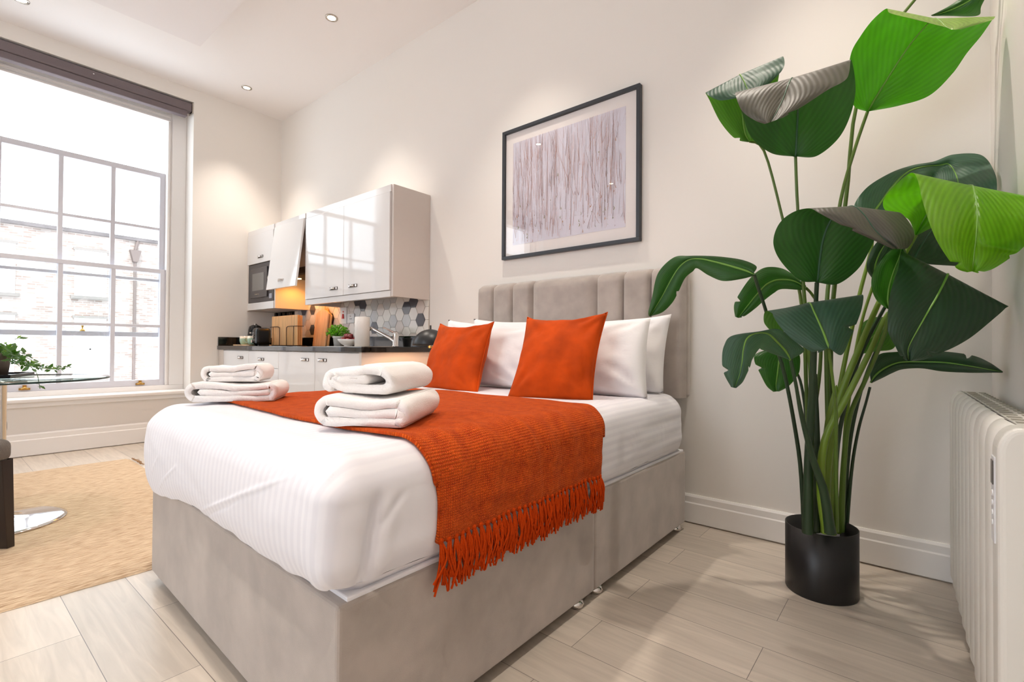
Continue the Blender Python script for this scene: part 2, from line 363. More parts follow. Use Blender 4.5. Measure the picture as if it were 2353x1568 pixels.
def window(n, y0, y1):
    w = thing('window_%d' % n, None, None, (XL, (y0+y1)/2, WZ0), kind='structure')
    yc = (y0+y1)/2; a0, a1 = yc-.60, yc+.60          # glass opening between box frames
    fr = MB()
    X0 = XL-.22
    for s, (p, q) in ((1, (y0, a0)), (-1, (a1, y1))):
        fr.box(X0-.13, X0, p, q, .5152, WZ1)
        e = q if s == 1 else p
        fr.box(X0-.002, X0+.02, p+.0004 if s == 1 else e+.035, e-.035 if s == 1 else q-.0004, .5155, 3.289)
        fr.box(X0-.002, X0+.012, e-.02 if s == 1 else e, e if s == 1 else e+.02, .5155, 3.17)
    fr.box(X0-.1295, X0-.0005, a0, a1, 3.17, WZ1); fr.box(X0-.001, X0+.014, a0-.02, a1+.02, 3.172, 3.19); fr.box(X0-.001, X0+.010, a0-.02, a1+.02, 3.215, 3.235)
    fr.box(X0-.001, X0+.022, y0+.0008, y1-.0008, 3.29, 3.36)
    fr.box(X0-.16, X0+.024, y0+.0012, y1-.0012, WZ0, .515)
    fr.build('window_frame', M_trim, w, bevel=.003)
    sl = MB().box(X0-.01, XL-.0004, y0+.0005, y1-.0005, WZ0-.029, WZ0); sl.box(XL+.0004, XL+.045, y0-.03, y1+.03, WZ0-.03, WZ0+.0006)
    sl.build('window_sill', M_trim, w, bevel=.008)
    ap = MB().box(XL, XL+.02, y0-.02, y1+.02, WZ0-.07, WZ0-.03).build('sill_apron', M_trim, w, bevel=.005)
    def sash(name, X, z0, z1, rows, bot, top):
        mb = MB(); mb.box(X-.022, X+.022, a0, a0+.045, z0, z1).box(X-.022, X+.022, a1-.045, a1, z0, z1)
        mb.box(X-.0212, X+.0212, a0+.004, a1-.004, z0+.0004, z0+bot).box(X-.0212, X+.0212, a0+.004, a1-.004, z1-top, z1-.0004)
        for k in (1, 2):
            y = a0+.045 + (1.11)*k/3; mb.box(X-.018, X+.018, y-.017, y+.017, z0+bot-.005, z1-top+.005)
        for k in range(1, rows):
            z = z0+bot + (z1-top-z0-bot)*k/rows; mb.box(X-.0175, X+.0175, a0+.02, a1-.02, z-.013, z+.013)
        s = mb.build(name, M_sash, w, bevel=.003)
        MB().box(X-.003, X+.003, a0+.04, a1-.04, z0+bot-.01, z1-top+.01).build('glass_pane', M_glass, s)
        return s
    lo = sash('lower_sash', X0-.03, .515, 1.672, 2, .06, .04)
    up = sash('upper_sash', X0-.085, .995, 2.655, 3, .045, .05)
    for dy in (-.40, .40):
        h = MB(); h.box(X0-.008, X0+.004, yc+dy-.035, yc+dy+.035, .528, .545); h.tube([(X0+.004, yc+dy-.02, .54), (X0+.02, yc+dy, .55), (X0+.004, yc+dy+.02, .54)], .006, 8)
        h.box(X0-.006, X0+.0, yc+dy-.012, yc+dy+.012, .54, .57); h.build('sash_lift', M_brass, lo)
    f = MB(); f.lathe([(.022, 0), (.02, .012), (.006, .02), (.006, .035), (.011, .042), (.009, .055), (0, .06)], (X0-.085, yc-.02, 1.04), 14)
    f.build('sash_fastener', M_brass, up)
    return w
w3 = thing('window_3', None, None, (-2.1, YF, .5), kind='structure')  # unseen window, added to bring cool daylight onto the bed foot
mb = MB().box(-3.1, -3.04, YF-.12, YF-.06, .5, 3.2).box(-1.16, -1.1, YF-.12, YF-.06, .5, 3.2).box(-3.1, -1.1, YF-.12, YF-.06, .5, .57).box(-3.1, -1.1, YF-.12, YF-.06, 3.13, 3.2).box(-2.13, -2.07, YF-.12, YF-.06, .5, 3.2)
mb.build('window_frame', M_sash, w3)
window(1, *WIN[0]); window(2, *WIN[1])

# roller blind rolled up at the window head
for n, (y0, y1) in enumerate(WIN):
    lab = ['Rolled-up grey roller blind across the top of the tall sash window', 'Rolled-up grey roller blind over the further window beyond the dining table'][n]
    b = thing('roller_blind', lab, 'blind', (XL-.05, (y0+y1)/2, 3.2))
    mb = MB(); prof = []
    mb.box(XL-.10, XL-.005, y0+.01, y1-.012, 3.262, 3.345); mb.build('cassette', M_blind, b, bevel=.012, seg=3)
    MB().box(XL-.085, XL-.015, y0+.02, y1-.05, 3.205, 3.262).build('bottom_rail', M_blind, b, bevel=.008)
    MB().box(XL-.11, XL-.003, y1-.012, y1-.002, 3.25, 3.35).cyl((XL-.055, y1-.013, 3.3), (XL-.055, y1-.03, 3.3), .012).build('end_cap', M_nickel, b)
    MB().cyl((XL-.005, (y0+y1)/2-.02, 3.31), (XL-.001, (y0+y1)/2-.02, 3.31), .005, n=8).build('screw', M_chrome, b)

# ceiling downlights
def downlight(x, y, z, label, e=60):
    t = thing('ceiling_downlight', label, 'downlight', (x, y, z), 'recessed ceiling downlights')
    MB().lathe([(.030, -.001), (.033, -.006), (.046, -.005), (.048, 0), (.03, 0), (.030, -.001)], (x, y, z), 28).build('trim_ring', M_nickel, t)
    MB().disc((x, y, z-.002), .030, 24, up=False).build('lamp_lens', M_lens, t)
    l = bpy.data.lights.new('downlight', 'SPOT'); l.energy = e; l.color = (1.0, .90, .79); l.spot_size = math.radians(76); l.spot_blend = 1.0; l.shadow_soft_size = .028
    o = bpy.data.objects.new('downlight_beam', l); C.objects.link(o); o.parent = t; o.location = (0, 0, -.012)
    return t
M_lens = mat('lit lamp lens', (255, 240, 210), .4, emit=((1, .86, .62), 25))
DL = 110
for x, y, z, lab in [(-5.15, 2.035, ZC, 'Recessed spot downlight in the ceiling corner nearest the wall cupboards'),
                (-3.53, 2.015, ZC, 'Recessed round downlight above the kitchen, larger of the two seen near the back wall'),
                (-1.93, 2.015, ZC, 'Recessed downlight in the ceiling above the bed head'),
                (-.33, 2.015, ZC, 'Recessed downlight in the ceiling above the tall leafy plant'),
                (-5.15, .44, ZC, 'Recessed downlight cut by the top left picture corner, above the window'),
                (-3.53, .43, 3.375, 'Recessed downlight in the lowered ceiling over the glass table'),
                (-1.93, .43, 3.375, 'Recessed downlight in the lowered ceiling over the foot of the bed'),
                (-.45, -.1, 3.375, 'Added unseen downlight in the lowered ceiling near the right wall'),  # added out of view to light the room, as are the next two
                (-3.53, -1.4, 3.375, 'Added unseen downlight in the lowered ceiling far from the bed'),
                (-1.5, -1.4, 3.375, 'Added unseen downlight in the lowered ceiling behind the viewer')]:
    downlight(x, y, z, lab, DL)

# house across the street
BX = -26.0
bd = thing('brick_building', 'Sunlit pale brick terrace across the street, seen through the sash window', 'building', (BX, 5, -9))
def brick_mat():
    mt, nt, p = node_mat('pale sunlit brick'); N = nt.nodes.new; L = nt.links.new
    tc = N('ShaderNodeTexCoord'); mp = N('ShaderNodeMapping'); mp.inputs['Rotation'].default_value = (0, 0, 0); L(tc.outputs['Object'], mp.inputs[0])
    sx = N('ShaderNodeSeparateXYZ'); cx = N('ShaderNodeCombineXYZ'); L(mp.outputs[0], sx.inputs[0]); L(sx.outputs[1], cx.inputs[0]); L(sx.outputs[2], cx.inputs[1])
    br = N('ShaderNodeTexBrick'); L(cx.outputs[0], br.inputs[0]); br.inputs['Scale'].default_value = 1; br.inputs['Brick Width'].default_value = .25; br.inputs['Row Height'].default_value = .085; br.inputs['Mortar Size'].default_value = .012
    br.inputs['Color1'].default_value = (*lin((160, 148, 142)), 1); br.inputs['Color2'].default_value = (*lin((132, 114, 106)), 1); br.inputs['Mortar'].default_value = (*lin((160, 152, 146)), 1)
    n = N('ShaderNodeTexNoise'); n.inputs['Scale'].default_value = 1.3; n.inputs['Detail'].default_value = 6; L(cx.outputs[0], n.inputs[0])
    r = N('ShaderNodeMapRange'); r.inputs[1].default_value = .3; r.inputs[2].default_value = .6; r.inputs[3].default_value = .7; r.inputs[4].default_value = 1.1; L(n.outputs[0], r.inputs[0])
    s = N('ShaderNodeVectorMath'); s.operation = 'SCALE'; L(br.outputs[0], s.inputs[0]); L(r.outputs[0], s.inputs['Scale']); L(s.outputs[0], p.inputs['Base Color']); p.inputs['Roughness'].default_value = .9
    return mt
M_brick = brick_mat(); M_cope = mat('grey stone coping', (92, 86, 86), .8, var=(3, .3)); M_bsill = mat('stone sill', (116, 110, 106), .8)
M_bwin = mat('white painted shutter pane', (240, 238, 236), .5); M_pipe = mat('grey downpipe iron', (92, 80, 76), .7)
par = onx(180, 536, BX).z
MB().box(BX-8, BX, -18, 26, -9, par).build('wall', M_brick, bd)
MB().box(BX-.4, BX+.12, -18, 26, par, par+.14).build('coping', M_cope, bd)
def bwin(a, b, c, d):
    p, q = onx(a, b, BX), onx(c, d, BX); y0, y1, z1, z0 = p.y, q.y, p.z, q.z
    f = MB().box(BX, BX+.03, y0, y1, z0, z1).build('window', M_bwin, bd)
    MB().box(BX, BX+.14, y0-.12, y1+.12, z0-.12, z0).build('sill', M_bsill, f)
    MB().box(BX, BX+.09, y0-.05, y1+.05, z1, z1+.10).build('lintel', M_bsill, f)
    MB().box(BX+.03, BX+.05, (y0+y1)/2-.03, (y0+y1)/2+.03, z0, z1).box(BX+.03, BX+.05, y0, y1, (z0+z1)/2-.03, (z0+z1)/2+.03).build('glazing_bar', M_white, f)
bwin(172, 574, 244, 684); bwin(170, 731, 242, 872); bwin(-40, 552, 34, 674); bwin(-40, 722, 32, 872)
h = onx(309, 582, BX); g = onx(305, 872, BX)
hp = MB().poly([(BX+.02, h.y-.2, h.z+.1), (BX+.02, h.y+.2, h.z+.1), (BX+.02, h.y+.08, h.z-.4), (BX+.02, h.y-.08, h.z-.4)], (.22, 0, 0)); hp.cyl((BX+.12, h.y, h.z-.35), (BX+.12, h.y, -9), .055)
hp.cyl((BX+.12, h.y, h.z+.1), (BX+.05, h.y+.1, par), .06); hp.build('downpipe', M_pipe, bd)
c0, c1 = onx(228, 500, BX-4), onx(258, 425, BX-4)
MB().box(BX-5.2, BX-4, c0.y, c1.y, par-.5, c1.z).build('chimney', mat('pale chimney render', (150, 154, 160), .8, var=(2, .15)), bd)
# ================================================================ KITCHEN
YK, YU, ZW = 1.97, 2.246, 0.913     # base front plane, wall-unit front plane, worktop height
M_plate = mat('dark nickel plate', (98, 90, 84), .3, metal=.8)
def handle(X, Z, Y, parent, w=.115):
    mb = MB()
    rows = []
    for i in range(9):
        u = -1+i/4; x = X+u*w*.24; o = .020*(1-u*u)**.5
        rows.append([(x, Y-.004-o, Z-.009), (x, Y-.006-o, Z), (x, Y-.004-o, Z+.009)])
    mb.smooth = True; mb.grid(rows); mb.smooth = False
    mb.box(X-w/2, X-w/2+.02, Y-.007, Y-.004, Z-.008, Z+.008).box(X+w/2-.02, X+w/2, Y-.007, Y-.004, Z-.008, Z+.008)
    o = mb.build('handle', M_chrome, parent, solid=.0015); MB().box(X-w/2-.002, X+w/2+.002, Y-.0055, Y, Z-.0125, Z+.0125).build('handle_plate', M_plate, o); return o
def door(name, x0, x1, z0, z1, Y, parent, hx=None, hz=None):
    g = .0015
    d = MB().box(x0+g, x1-g, Y-.019, Y, z0+g, z1-g).build(name, M_gloss, parent, bevel=.0015)
    if hx is not None: handle(hx, hz, Y-.019, d)
    return d
YD = YK+.019
def base(x0, x1, label, parts):
    t = thing('base_cabinet', label, 'kitchen cabinet', ((x0+x1)/2, YK+.3, 0), 'gloss base units under the worktop')
    MB().box(x0, x1, YD, 2.59, .12, .873).build('cabinet_body', M_carc, t)
    MB().box(x0, x1, YD+.05, YD+.07, 0, .12).build('plinth', M_carc, t)
    for p in parts: door(p[0], x0, x1, p[1], p[2], YD, t, p[3], p[4])
    return t
e = base(-3.645, -3.03, 'Glossy white base cupboard at the open right end, with a beige end panel', [('door', .13, .868, -3.53, .808)])
MB().box(-3.03, -3.0, YK-.005, 2.59, 0, .873).build('end_panel', M_carc, e)
base(-4.26, -3.645, 'Glossy white base cupboard between the drawer unit and the end cupboard', [('door', .13, .868, -3.80, .806)])
base(-4.865, -4.26, 'Glossy white base drawer unit with one shallow drawer over a deep one', [('drawer', .717, .868, -4.60, .793), ('drawer', .13, .717, -4.60, .62)])
base(-5.47, -4.865, 'Glossy white base cupboard nearest the window wall', [('door', .13, .868, -5.05, .80)])
MB().box(-5.597, -5.472, YK, 2.59, 0, .873).build('filler_panel', M_carc, origin=(-5.55, YK, 0)); tag(bpy.data.objects['filler_panel'], 'Narrow beige filler panel between base units and window wall', 'panel')
wt = thing('worktop', 'Black granite kitchen worktop with low upstand along the walls', 'worktop', (-4.3, 2.28, .873))
MB().box(XL, -2.985, YK-.015, YB-.002, .873, ZW).build('slab', M_granite, wt, bevel=.003)
MB().box(XL, -2.995, YB-.022, YB-.002, ZW, 1.003).box(XL+.001, XL+.02, YK-.01, YB-.022, ZW, 1.003).build('upstand', M_granite, wt, bevel=.0015)

# hexagon splashback
tiles = [mat('tile white', (236, 230, 222), .12, coat=.5), mat('tile cream', (224, 212, 204), .14, coat=.5), mat('tile pale grey', (205, 204, 203), .12, coat=.5), mat('tile charcoal', (82, 82, 90), .12, coat=.5), mat('grout', (176, 168, 158), .8)]
sp = MB(); RH = .0606; YT = YB-.008
sp.cur = 4; sp.box(XL, -3.02, YT+.002, YB-.001, 1.003, 1.36)
darks = [ony(x, y, YT) for x, y in ((819.5,699.4),(835,692),(929.6,706.5),(948,693),(966.8,735.5),(866.4,749),(767,734),(779.7,744),(719.5,712),(595,722),(614.5,751),(697,717),(688,751),(716.5,761.6),(567,740))]
an = darks[4]; rnd = random.Random(3)
for i in range(-32, 8):
    for j in range(-6, 8):
        cx = an.x + i*1.5*RH; cz = an.z + j*.105 + (.0525 if i % 2 else 0)
        if cx < XL-.05 or cx > -2.97 or cz < .95 or cz > 1.40: continue
        k = rnd.choice((0, 0, 1, 1, 2, 2, 0))
        for q in darks:
            if abs(q.x-cx) < .046 and abs(q.z-cz) < .048: k = 3
        pts = []
        for a in range(6):
            x = cx + (RH-.0022)*math.cos(a*PI/3); z = cz + (RH-.0022)*math.sin(a*PI/3)
            pts.append((min(max(x, XL+.001), -3.02), YT, min(max(z, 1.004), 1.345)))
        if len(set((round(p[0], 3), round(p[2], 3)) for p in pts)) < 4: continue
        sp.cur = k; sp.poly(pts, (0, -.004, 0))
tag(sp.build('tiled_splashback', tiles, origin=(-4.3, YB, 1.0)), 'Splashback of grey, cream and charcoal hexagon tiles above the worktop', 'splashback')

# wall units
ZB, ZT = 1.292, 2.136
def wall_unit(x0, x1, label, zbody=ZB, right_panel=True):
    return thing('wall_cabinet', label, 'kitchen cabinet', ((x0+x1)/2, 2.42, zbody), 'gloss wall units')
u = wall_unit(-4.31, -3.02, 'Wide glossy double-door wall cabinet at the right end, reflecting the window')
mb = MB().box(-4.31, -3.02, YU+.003, YB-.002, ZB+.045, ZT-.003)
mb.build('cabinet_body', M_carc, u)
MB().box(-3.045, -3.0199, YU-.004, YB-.002, ZB, ZT).build('end_panel', M_carc, u, bevel=.002)
MB().box(-4.335, -4.312, YU-.004, YB-.002, ZB, ZT).build('end_panel', M_carc, u, bevel=.002)
MB().box(-4.312, -3.045, YU-.012, YU+.02, ZT-.052, ZT+.002).build('cornice', M_gloss, u, bevel=.002)
MB().box(-4.312, -3.045, YU-.012, YU+.02, ZB-.002, ZB+.045).build('light_pelmet', M_gloss, u, bevel=.002)
door('door', -4.31, -3.675, ZB+.047, ZT-.054, YU, u, -3.82, 1.405)
door('door', -3.675, -3.047, ZB+.047, ZT-.054, YU, u, -3.53, 1.407)
# extractor unit with flap ajar
ux = wall_unit(-4.93, -4.335, 'Extractor wall cabinet with its lift-up door hanging ajar over an amber light', 1.62)
MB().box(-4.925, -4.337, YU+.05, YB-.002, 1.66, ZT-.003).build('cabinet_body', M_carc, ux)
hd = MB().box(-4.90, -4.36, YU+.03, YB-.02, 1.60, 1.66); hd.box(-4.86, -4.40, YU+.05, YB-.06, 1.594, 1.60)
hd.build('extractor_hood', M_dark, ux)
MB().box(-4.925, -4.337, YU-.010, YU+.03, ZT-.045, ZT+.002).build('cornice', M_gloss, ux, bevel=.002)
fl = MB().box(-4.925, -4.342, -.019, 0, -.635, 0); A = math.radians(-7)
fl.xf(Matrix.Translation((0, YU-.002, ZT-.045)) @ Matrix.Rotation(A, 4, 'X'))
flo = fl.build('flap_door', M_gloss, ux, bevel=.0015)
hm = MB(); 
mbh = MB().box(-4.69, -4.58, -.004-.019, -.019, -.571, -.549)
for uu in range(8): 
    pass
mbh.box(-4.655, -4.615, -.019-.020, -.019-.004, -.569, -.551)
mbh.xf(Matrix.Translation((0, YU-.002, ZT-.045)) @ Matrix.Rotation(A, 4, 'X')).build('handle', M_chrome, flo, bevel=.003)
for x in (-4.45, -4.80): MB().cyl((x, YU+.16, 1.594), (x, YU+.16, 1.588), .032).build('hood_lamp', mat('amber hood lamp', (255, 200, 120), .4, emit=((1, .55, .15), 15)), ux)
for x in (-4.45, -4.75):
    l = bpy.data.lights.new('hood', 'SPOT'); l.energy = 5.5; l.color = (1, .37, .05); l.spot_size = math.radians(150); l.spot_blend = .5; l.shadow_soft_size = .03
    o = bpy.data.objects.new('hood_beam', l); C.objects.link(o); o.parent = ux; o.location = Vector((x, YU+.16, 1.575)) - worg(ux)
# microwave unit
um = wall_unit(-5.56, -4.93, 'Wall cabinet holding the built-in microwave beside the window wall')
MB().box(-5.56, -4.955, YU+.003, YB-.002, 1.79, ZT-.003).box(-5.56, -4.955, YU+.3, YB-.002, ZB, 1.79).box(-5.56, -4.955, YU+.003, YB-.002, ZB+.002, 1.362).build('cabinet_body', M_carc, um)
MB().box(-4.955, -4.932, YU-.004, YB-.002, ZB, ZT-.003).build('end_panel', M_carc, um, bevel=.002)
MB().box(-5.595, -5.562, YU-.004, YB-.002, ZB-.005, ZT-.003).build('end_panel', M_carc, um, bevel=.002)
MB().box(-5.562, -4.955, YU-.012, YU+.02, ZT-.05, ZT+.002).build('cornice', M_gloss, um, bevel=.002)
MB().box(-5.562, -4.955, YU-.012, YU+.02, ZB, ZB+.074).build('light_pelmet', M_gloss, um, bevel=.002)
door('door', -5.56, -4.957, 1.775, ZT-.052, YU, um, -5.24, 1.838)
# microwave
mw = thing('microwave_oven', 'Built-in black microwave set in the wall cabinet beside the window wall', 'microwave', (-5.26, 2.4, 1.37))
M_mw = mat('graphite microwave', (62, 58, 60), .3)
MB().box(-5.555, -4.96, YU-.008, YU+.29, 1.368, 1.772).build('body', M_mw, mw, bevel=.003)
dr = MB().box(-5.47, -5.085, YU-.022, YU-.008, 1.415, 1.725).build('oven_door', mat('graphite door', (74, 70, 71), .25), mw, bevel=.003)
MB().box(-5.42, -5.15, YU-.024, YU-.022, 1.49, 1.67).build('oven_window', mat('microwave window', (118, 115, 112), .2), dr)
MB().box(-5.36, -5.34, YU-.0235, YU-.022, 1.446, 1.456).box(-5.333, -5.30, YU-.0235, YU-.022, 1.446, 1.456).box(-5.293, -5.265, YU-.0235, YU-.022, 1.446, 1.456).build('door_badge', M_nickel, dr)
MB().cyl((-5.03, YU-.008, 1.60), (-5.03, YU-.032, 1.60), .022, n=24).build('dial', M_chrome, mw)
MB().box(-5.055, -4.995, YU-.011, YU-.008, 1.395, 1.445).build('door_button', mat('grey button', (150, 150, 160), .3), mw, bevel=.002)

# sockets
def plate(name, label, cat, a, b, c, d, m_):
    p, q = ony(a, b, YT-.004), ony(c, d, YT-.004)
    t = thing(name, label, cat, ((p.x+q.x)/2, YT-.004, q.z)); MB().box(p.x, q.x, YT-.013, YT-.0038, q.z, p.z).build('face_plate', m_, t, bevel=.002)
    return t, p, q
t, p, q = plate('cooker_switch', 'Tall white cooker switch plate with a red rocker on the tiles', 'switch', 784, 707.5, 797.5, 744, M_white)
xm = (p.x+q.x)/2; zm = (p.z+q.z)/2
MB().poly([(xm-.018, YT-.014, zm-.03), (xm+.018, YT-.014, zm-.03), (xm+.008, YT-.014, zm+.015), (xm-.008, YT-.014, zm+.015)], (0, -.006, 0)).build('rocker', mat('red rocker', (200, 30, 28), .3), t)
MB().box(xm-.008, xm+.008, YT-.016, YT-.013, zm+.03, zm+.042).build('neon', mat('red neon', (210, 60, 50), .3), t)
t, p, q = plate('wall_socket', 'White plug socket on the tiles behind the paper roll', 'socket', 800, 722, 815.5, 742, M_white)
xm = (p.x+q.x)/2; zm = (p.z+q.z)/2
for dx, dz in ((0, .02), (-.011, -.005), (.011, -.005)): MB().box(xm+dx-.003, xm+dx+.003, YT-.014, YT-.0128, zm+dz-.005, zm+dz+.005).build('pin_hole', M_black, t)
MB().box(xm-.028, xm-.02, YT-.016, YT-.013, zm+.014, zm+.028).build('rocker', M_white, t)
t, p, q = plate('wall_socket', 'Black double plug socket with black plugs behind the wooden holder', 'socket', 637, 718, 677, 727, M_black)
for k in range(4):
    x = p.x + (q.x-p.x)*(k+.5)/4
    MB().box(x-.03, x+.03, YT-.055, YT-.013, p.z-.055, p.z-.012).build('plug', M_blackgl, t, bevel=.006)

# things on the worktop
def wtop(px, Y): p = ony(px, 797, Y); return Vector((p.x, Y, ZW))
# wooden board under mugs
c = wtop(578, 2.12)
tag(MB().box(c.x-.20, c.x+.18, c.y-.10, c.y+.12, ZW, ZW+.012).build('serving_board', M_woodd, origin=c, bevel=.004), 'Thin wooden serving board under the two green mugs', 'board')
def mug(c, label, rz):
    t = thing('mug', label, 'mug', c, 'green glazed mugs'); mbx = MB()
    mbx.lathe([(0, .0), (.030, 0), (.040, .012), (.047, .045), (.044, .085), (.041, .085), (.043, .045), (.036, .014), (0, .01)], c, 28)
    mbx.build('cup', mug_mat, t)
    a = c + Vector((math.cos(rz), math.sin(rz), 0))*.043
    d = Vector((math.cos(rz), math.sin(rz), 0))
    MB().tube([a+Vector((0, 0, .07)), a+d*.025+Vector((0, 0, .068)), a+d*.032+Vector((0, 0, .045)), a+d*.022+Vector((0, 0, .024)), a+Vector((0, 0, .02))], .006, 8).build('cup_handle', mug_mat, t)
def mugm():
    mt, nt, p = node_mat('green glaze'); N = nt.nodes.new; L = nt.links.new
    tc = N('ShaderNodeTexCoord'); sx = N('ShaderNodeSeparateXYZ'); L(tc.outputs['Object'], sx.inputs[0]); n = N('ShaderNodeTexNoise'); n.inputs['Scale'].default_value = 30; L(tc.outputs['Object'], n.inputs[0])
    a = N('ShaderNodeMath'); a.operation = 'MULTIPLY_ADD'; a.inputs[1].default_value = .03; L(n.outputs[0], a.inputs[0]); L(sx.outputs[2], a.inputs[2])
    r = N('ShaderNodeMapRange'); r.inputs[1].default_value = .07; r.inputs[2].default_value = .085; L(a.outputs[0], r.inputs[0])
    L(mixc(nt, r.outputs[0], lin((150, 176, 152)), lin((226, 212, 190))), p.inputs['Base Color']); p.inputs['Roughness'].default_value = .2; return mt
mug_mat = mugm()
c1 = wtop(562, 2.10)+Vector((0, 0, .012)); c2 = wtop(580, 2.06)+Vector((0, 0, .012))
mug(c1, 'Pale green mug at the left end of the worktop, further from the kettle', .6); mug(c2, 'Pale green mug in front of the black kettle, nearer the wooden holder', 3.9)
# kettle
c = wtop(586, 2.27); t = thing('kettle', 'Black electric kettle behind the green mugs', 'kettle', c)
MB().lathe([(0, .0), (.085, 0), (.085, .02), (.082, .022), (.078, .06), (.066, .17), (.058, .205), (.03, .222), (0, .225)], c, 32).build('kettle_body', M_blackgl, t)
MB().tube(spline([c+Vector((.05, -.02, .205)), c+Vector((.10, -.03, .215)), c+Vector((.125, -.035, .15)), c+Vector((.105, -.03, .06)), c+Vector((.078, -.02, .045))], 14), .012, 10).build('kettle_handle', M_blackgl, t)
MB().poly([c+Vector((-.058, -.02, .19)), c+Vector((-.058, .02, .19)), c+Vector((-.095, 0, .215))], (0, 0, -.03)).build('spout', M_blackgl, t)
MB().lathe([(0, .24), (.012, .238), (.014, .222)], c, 14).build('lid_knob', M_chrome, t)
# toaster
c = wtop(609, 2.14); t = thing('toaster', 'Black toaster with chrome controls between kettle and wooden holder', 'toaster', c)
MB().box(c.x-.06, c.x+.055, c.y-.10, c.y+.04, c.z+.01, c.z+.175).build('toaster_body', M_blackgl, t, bevel=.03, seg=4)
MB().box(c.x-.025, c.x+.02, c.y-.07, c.y+.01, c.z+.171, c.z+.177).build('bread_slot', M_dark, t)
for k in range(3): MB().cyl((c.x-.02, c.y-.10, c.z+.08+k*.022), (c.x-.02, c.y-.106, c.z+.08+k*.022), .008, n=12).build('button', M_chrome, t)
MB().cyl((c.x-.03, c.y-.10, c.z+.045), (c.x-.03, c.y-.115, c.z+.045), .016, n=18).build('dial', M_chrome, t)
MB().box(c.x-.075, c.x-.045, c.y-.115, c.y-.10, c.z+.12, c.z+.132).build('lever', M_chrome, t)
for dx in (-.04, .035): MB().box(c.x+dx-.01, c.x+dx+.01, c.y-.08, c.y+.02, c.z, c.z+.012).build('foot', M_black, t)
# wooden board holder with wire arches
p0, p1 = ony(624, 797, 2.30), ony(683, 797, 2.30); c = Vector(((p0.x+p1.x)/2, 2.30, ZW)); hw = (p1.x-p0.x)/2; ht = ony(650, 726, 2.30).z-ZW
t = thing('chopping_board_set', 'Square wooden board set standing in a dark wire rack', 'chopping board', c)
for k in range(3): MB().box(c.x-hw, c.x+hw, c.y+k*.018, c.y+.014+k*.018, ZW+.008, ZW+ht-.003*k).build('board', M_wood, t, bevel=.003)
M_wire = mat('dark bronze wire', (70, 46, 36), .4, metal=.6)
wr = MB()
zt = ht*.64
for s in (-1, 1):
    pts = [(c.x+s*hw*1.02, c.y-.012, ZW+zt), (c.x+s*hw*.45, c.y-.012, ZW+zt), (c.x+s*hw*.31, c.y-.012, ZW+zt-.008), (c.x+s*hw*.27, c.y-.012, ZW+zt-.03), (c.x+s*hw*.27, c.y-.012, ZW+.006)]
    wr.tube(spline([Vector(p) for p in pts], 16), .0035, 8)
    wr.tube([(c.x+s*hw*.80, c.y-.012, ZW+zt), (c.x+s*hw*.80, c.y-.012, ZW+.006)], .003, 8)
    wr.tube([(c.x+s*hw*1.02, c.y-.012, ZW+zt), (c.x+s*hw*1.02, c.y+.06, ZW+zt)], .003, 8)
wr.box(c.x-hw*1.12, c.x+hw*1.12, c.y-.03, c.y+.075, ZW, ZW+.008); wr.build('wire_rack', M_wire, t)
# leaning paddle board
pa, pb, pt = ony(717, 797, 2.50), ony(746, 797, 2.50), ony(738, 703, 2.54)
t = thing('chopping_board', 'Tall pale paddle chopping board leaning on the tiles', 'chopping board', ((pa.x+pb.x)/2, 2.46, ZW))
w2 = (pb.x-pa.x)/2; xc = (pa.x+pb.x)/2; Hh = pt.z-ZW
out = [(-w2, 0), (w2, 0), (w2, Hh*.80), (w2*.7, Hh*.86), (w2*.28, Hh*.90), (w2*.22, Hh), (-w2*.22, Hh), (-w2*.28, Hh*.90), (-w2*.7, Hh*.86), (-w2, Hh*.80)]
lean = .045/Hh
MB().poly([(xc+x, 2.502+z*lean, ZW+z) for x, z in out], (0, .018, 0)).build('paddle', M_woodd, t, bevel=.004)
MB().poly([(xc+x*.9+.03, 2.523+z*lean*.9, ZW+z*.93) for x, z in out], (0, .016, 0)).build('second_board', M_wood, t, bevel=.004)
# herb pot
def herb(c, t, n, spread, h, m_, seed=1, lf=.022):
    rr = random.Random(seed); mb = MB(); mb.smooth = True
    for i in range(n):
        a = rr.uniform(0, 2*PI); e = rr.uniform(0, 1)**.6; r_ = spread*e; z = h*(1-.6*e*e)*rr.uniform(.35, 1)
        q = c + Vector((r_*math.cos(a), r_*math.sin(a), z)); d = Vector((math.cos(a+rr.uniform(-1, 1)), math.sin(a+rr.uniform(-1, 1)), rr.uniform(-.2, .9))).normalized(); s = d.cross(Vector((rr.uniform(-1,1), rr.uniform(-1,1), 1))).normalized(); u_ = s.cross(d)
        l = lf*rr.uniform(.7, 1.3)
        mb.add([q, q+d*l*.5+s*l*.35+u_*l*.1, q+d*l, q+d*l*.5-s*l*.35+u_*l*.1], [(0, 1, 2), (0, 2, 3)])
        if i % 4 == 0: mb.tube([c+Vector((0, 0, 0)), (c+q)/2+Vector((0, 0, .01)), q], .0012, 4, caps=False)
    return mb.build('foliage', m_, t)
M_herb = leaf_mat('fresh herb green', (92, 150, 38), (120, 170, 60), .35, .5)
c = wtop(777, 2.22); t = thing('potted_herb', 'Bushy green herb in a small white pot on the worktop', 'plant', c)
MB().lathe([(0, 0), (.034, 0), (.042, .07), (.046, .072), (.047, .085), (.042, .085), (.040, .07), (0, .068)], c, 28).build('pot', M_cer, t)
herb(c+Vector((0, 0, .07)), t, 380, .088, .115, M_herb)
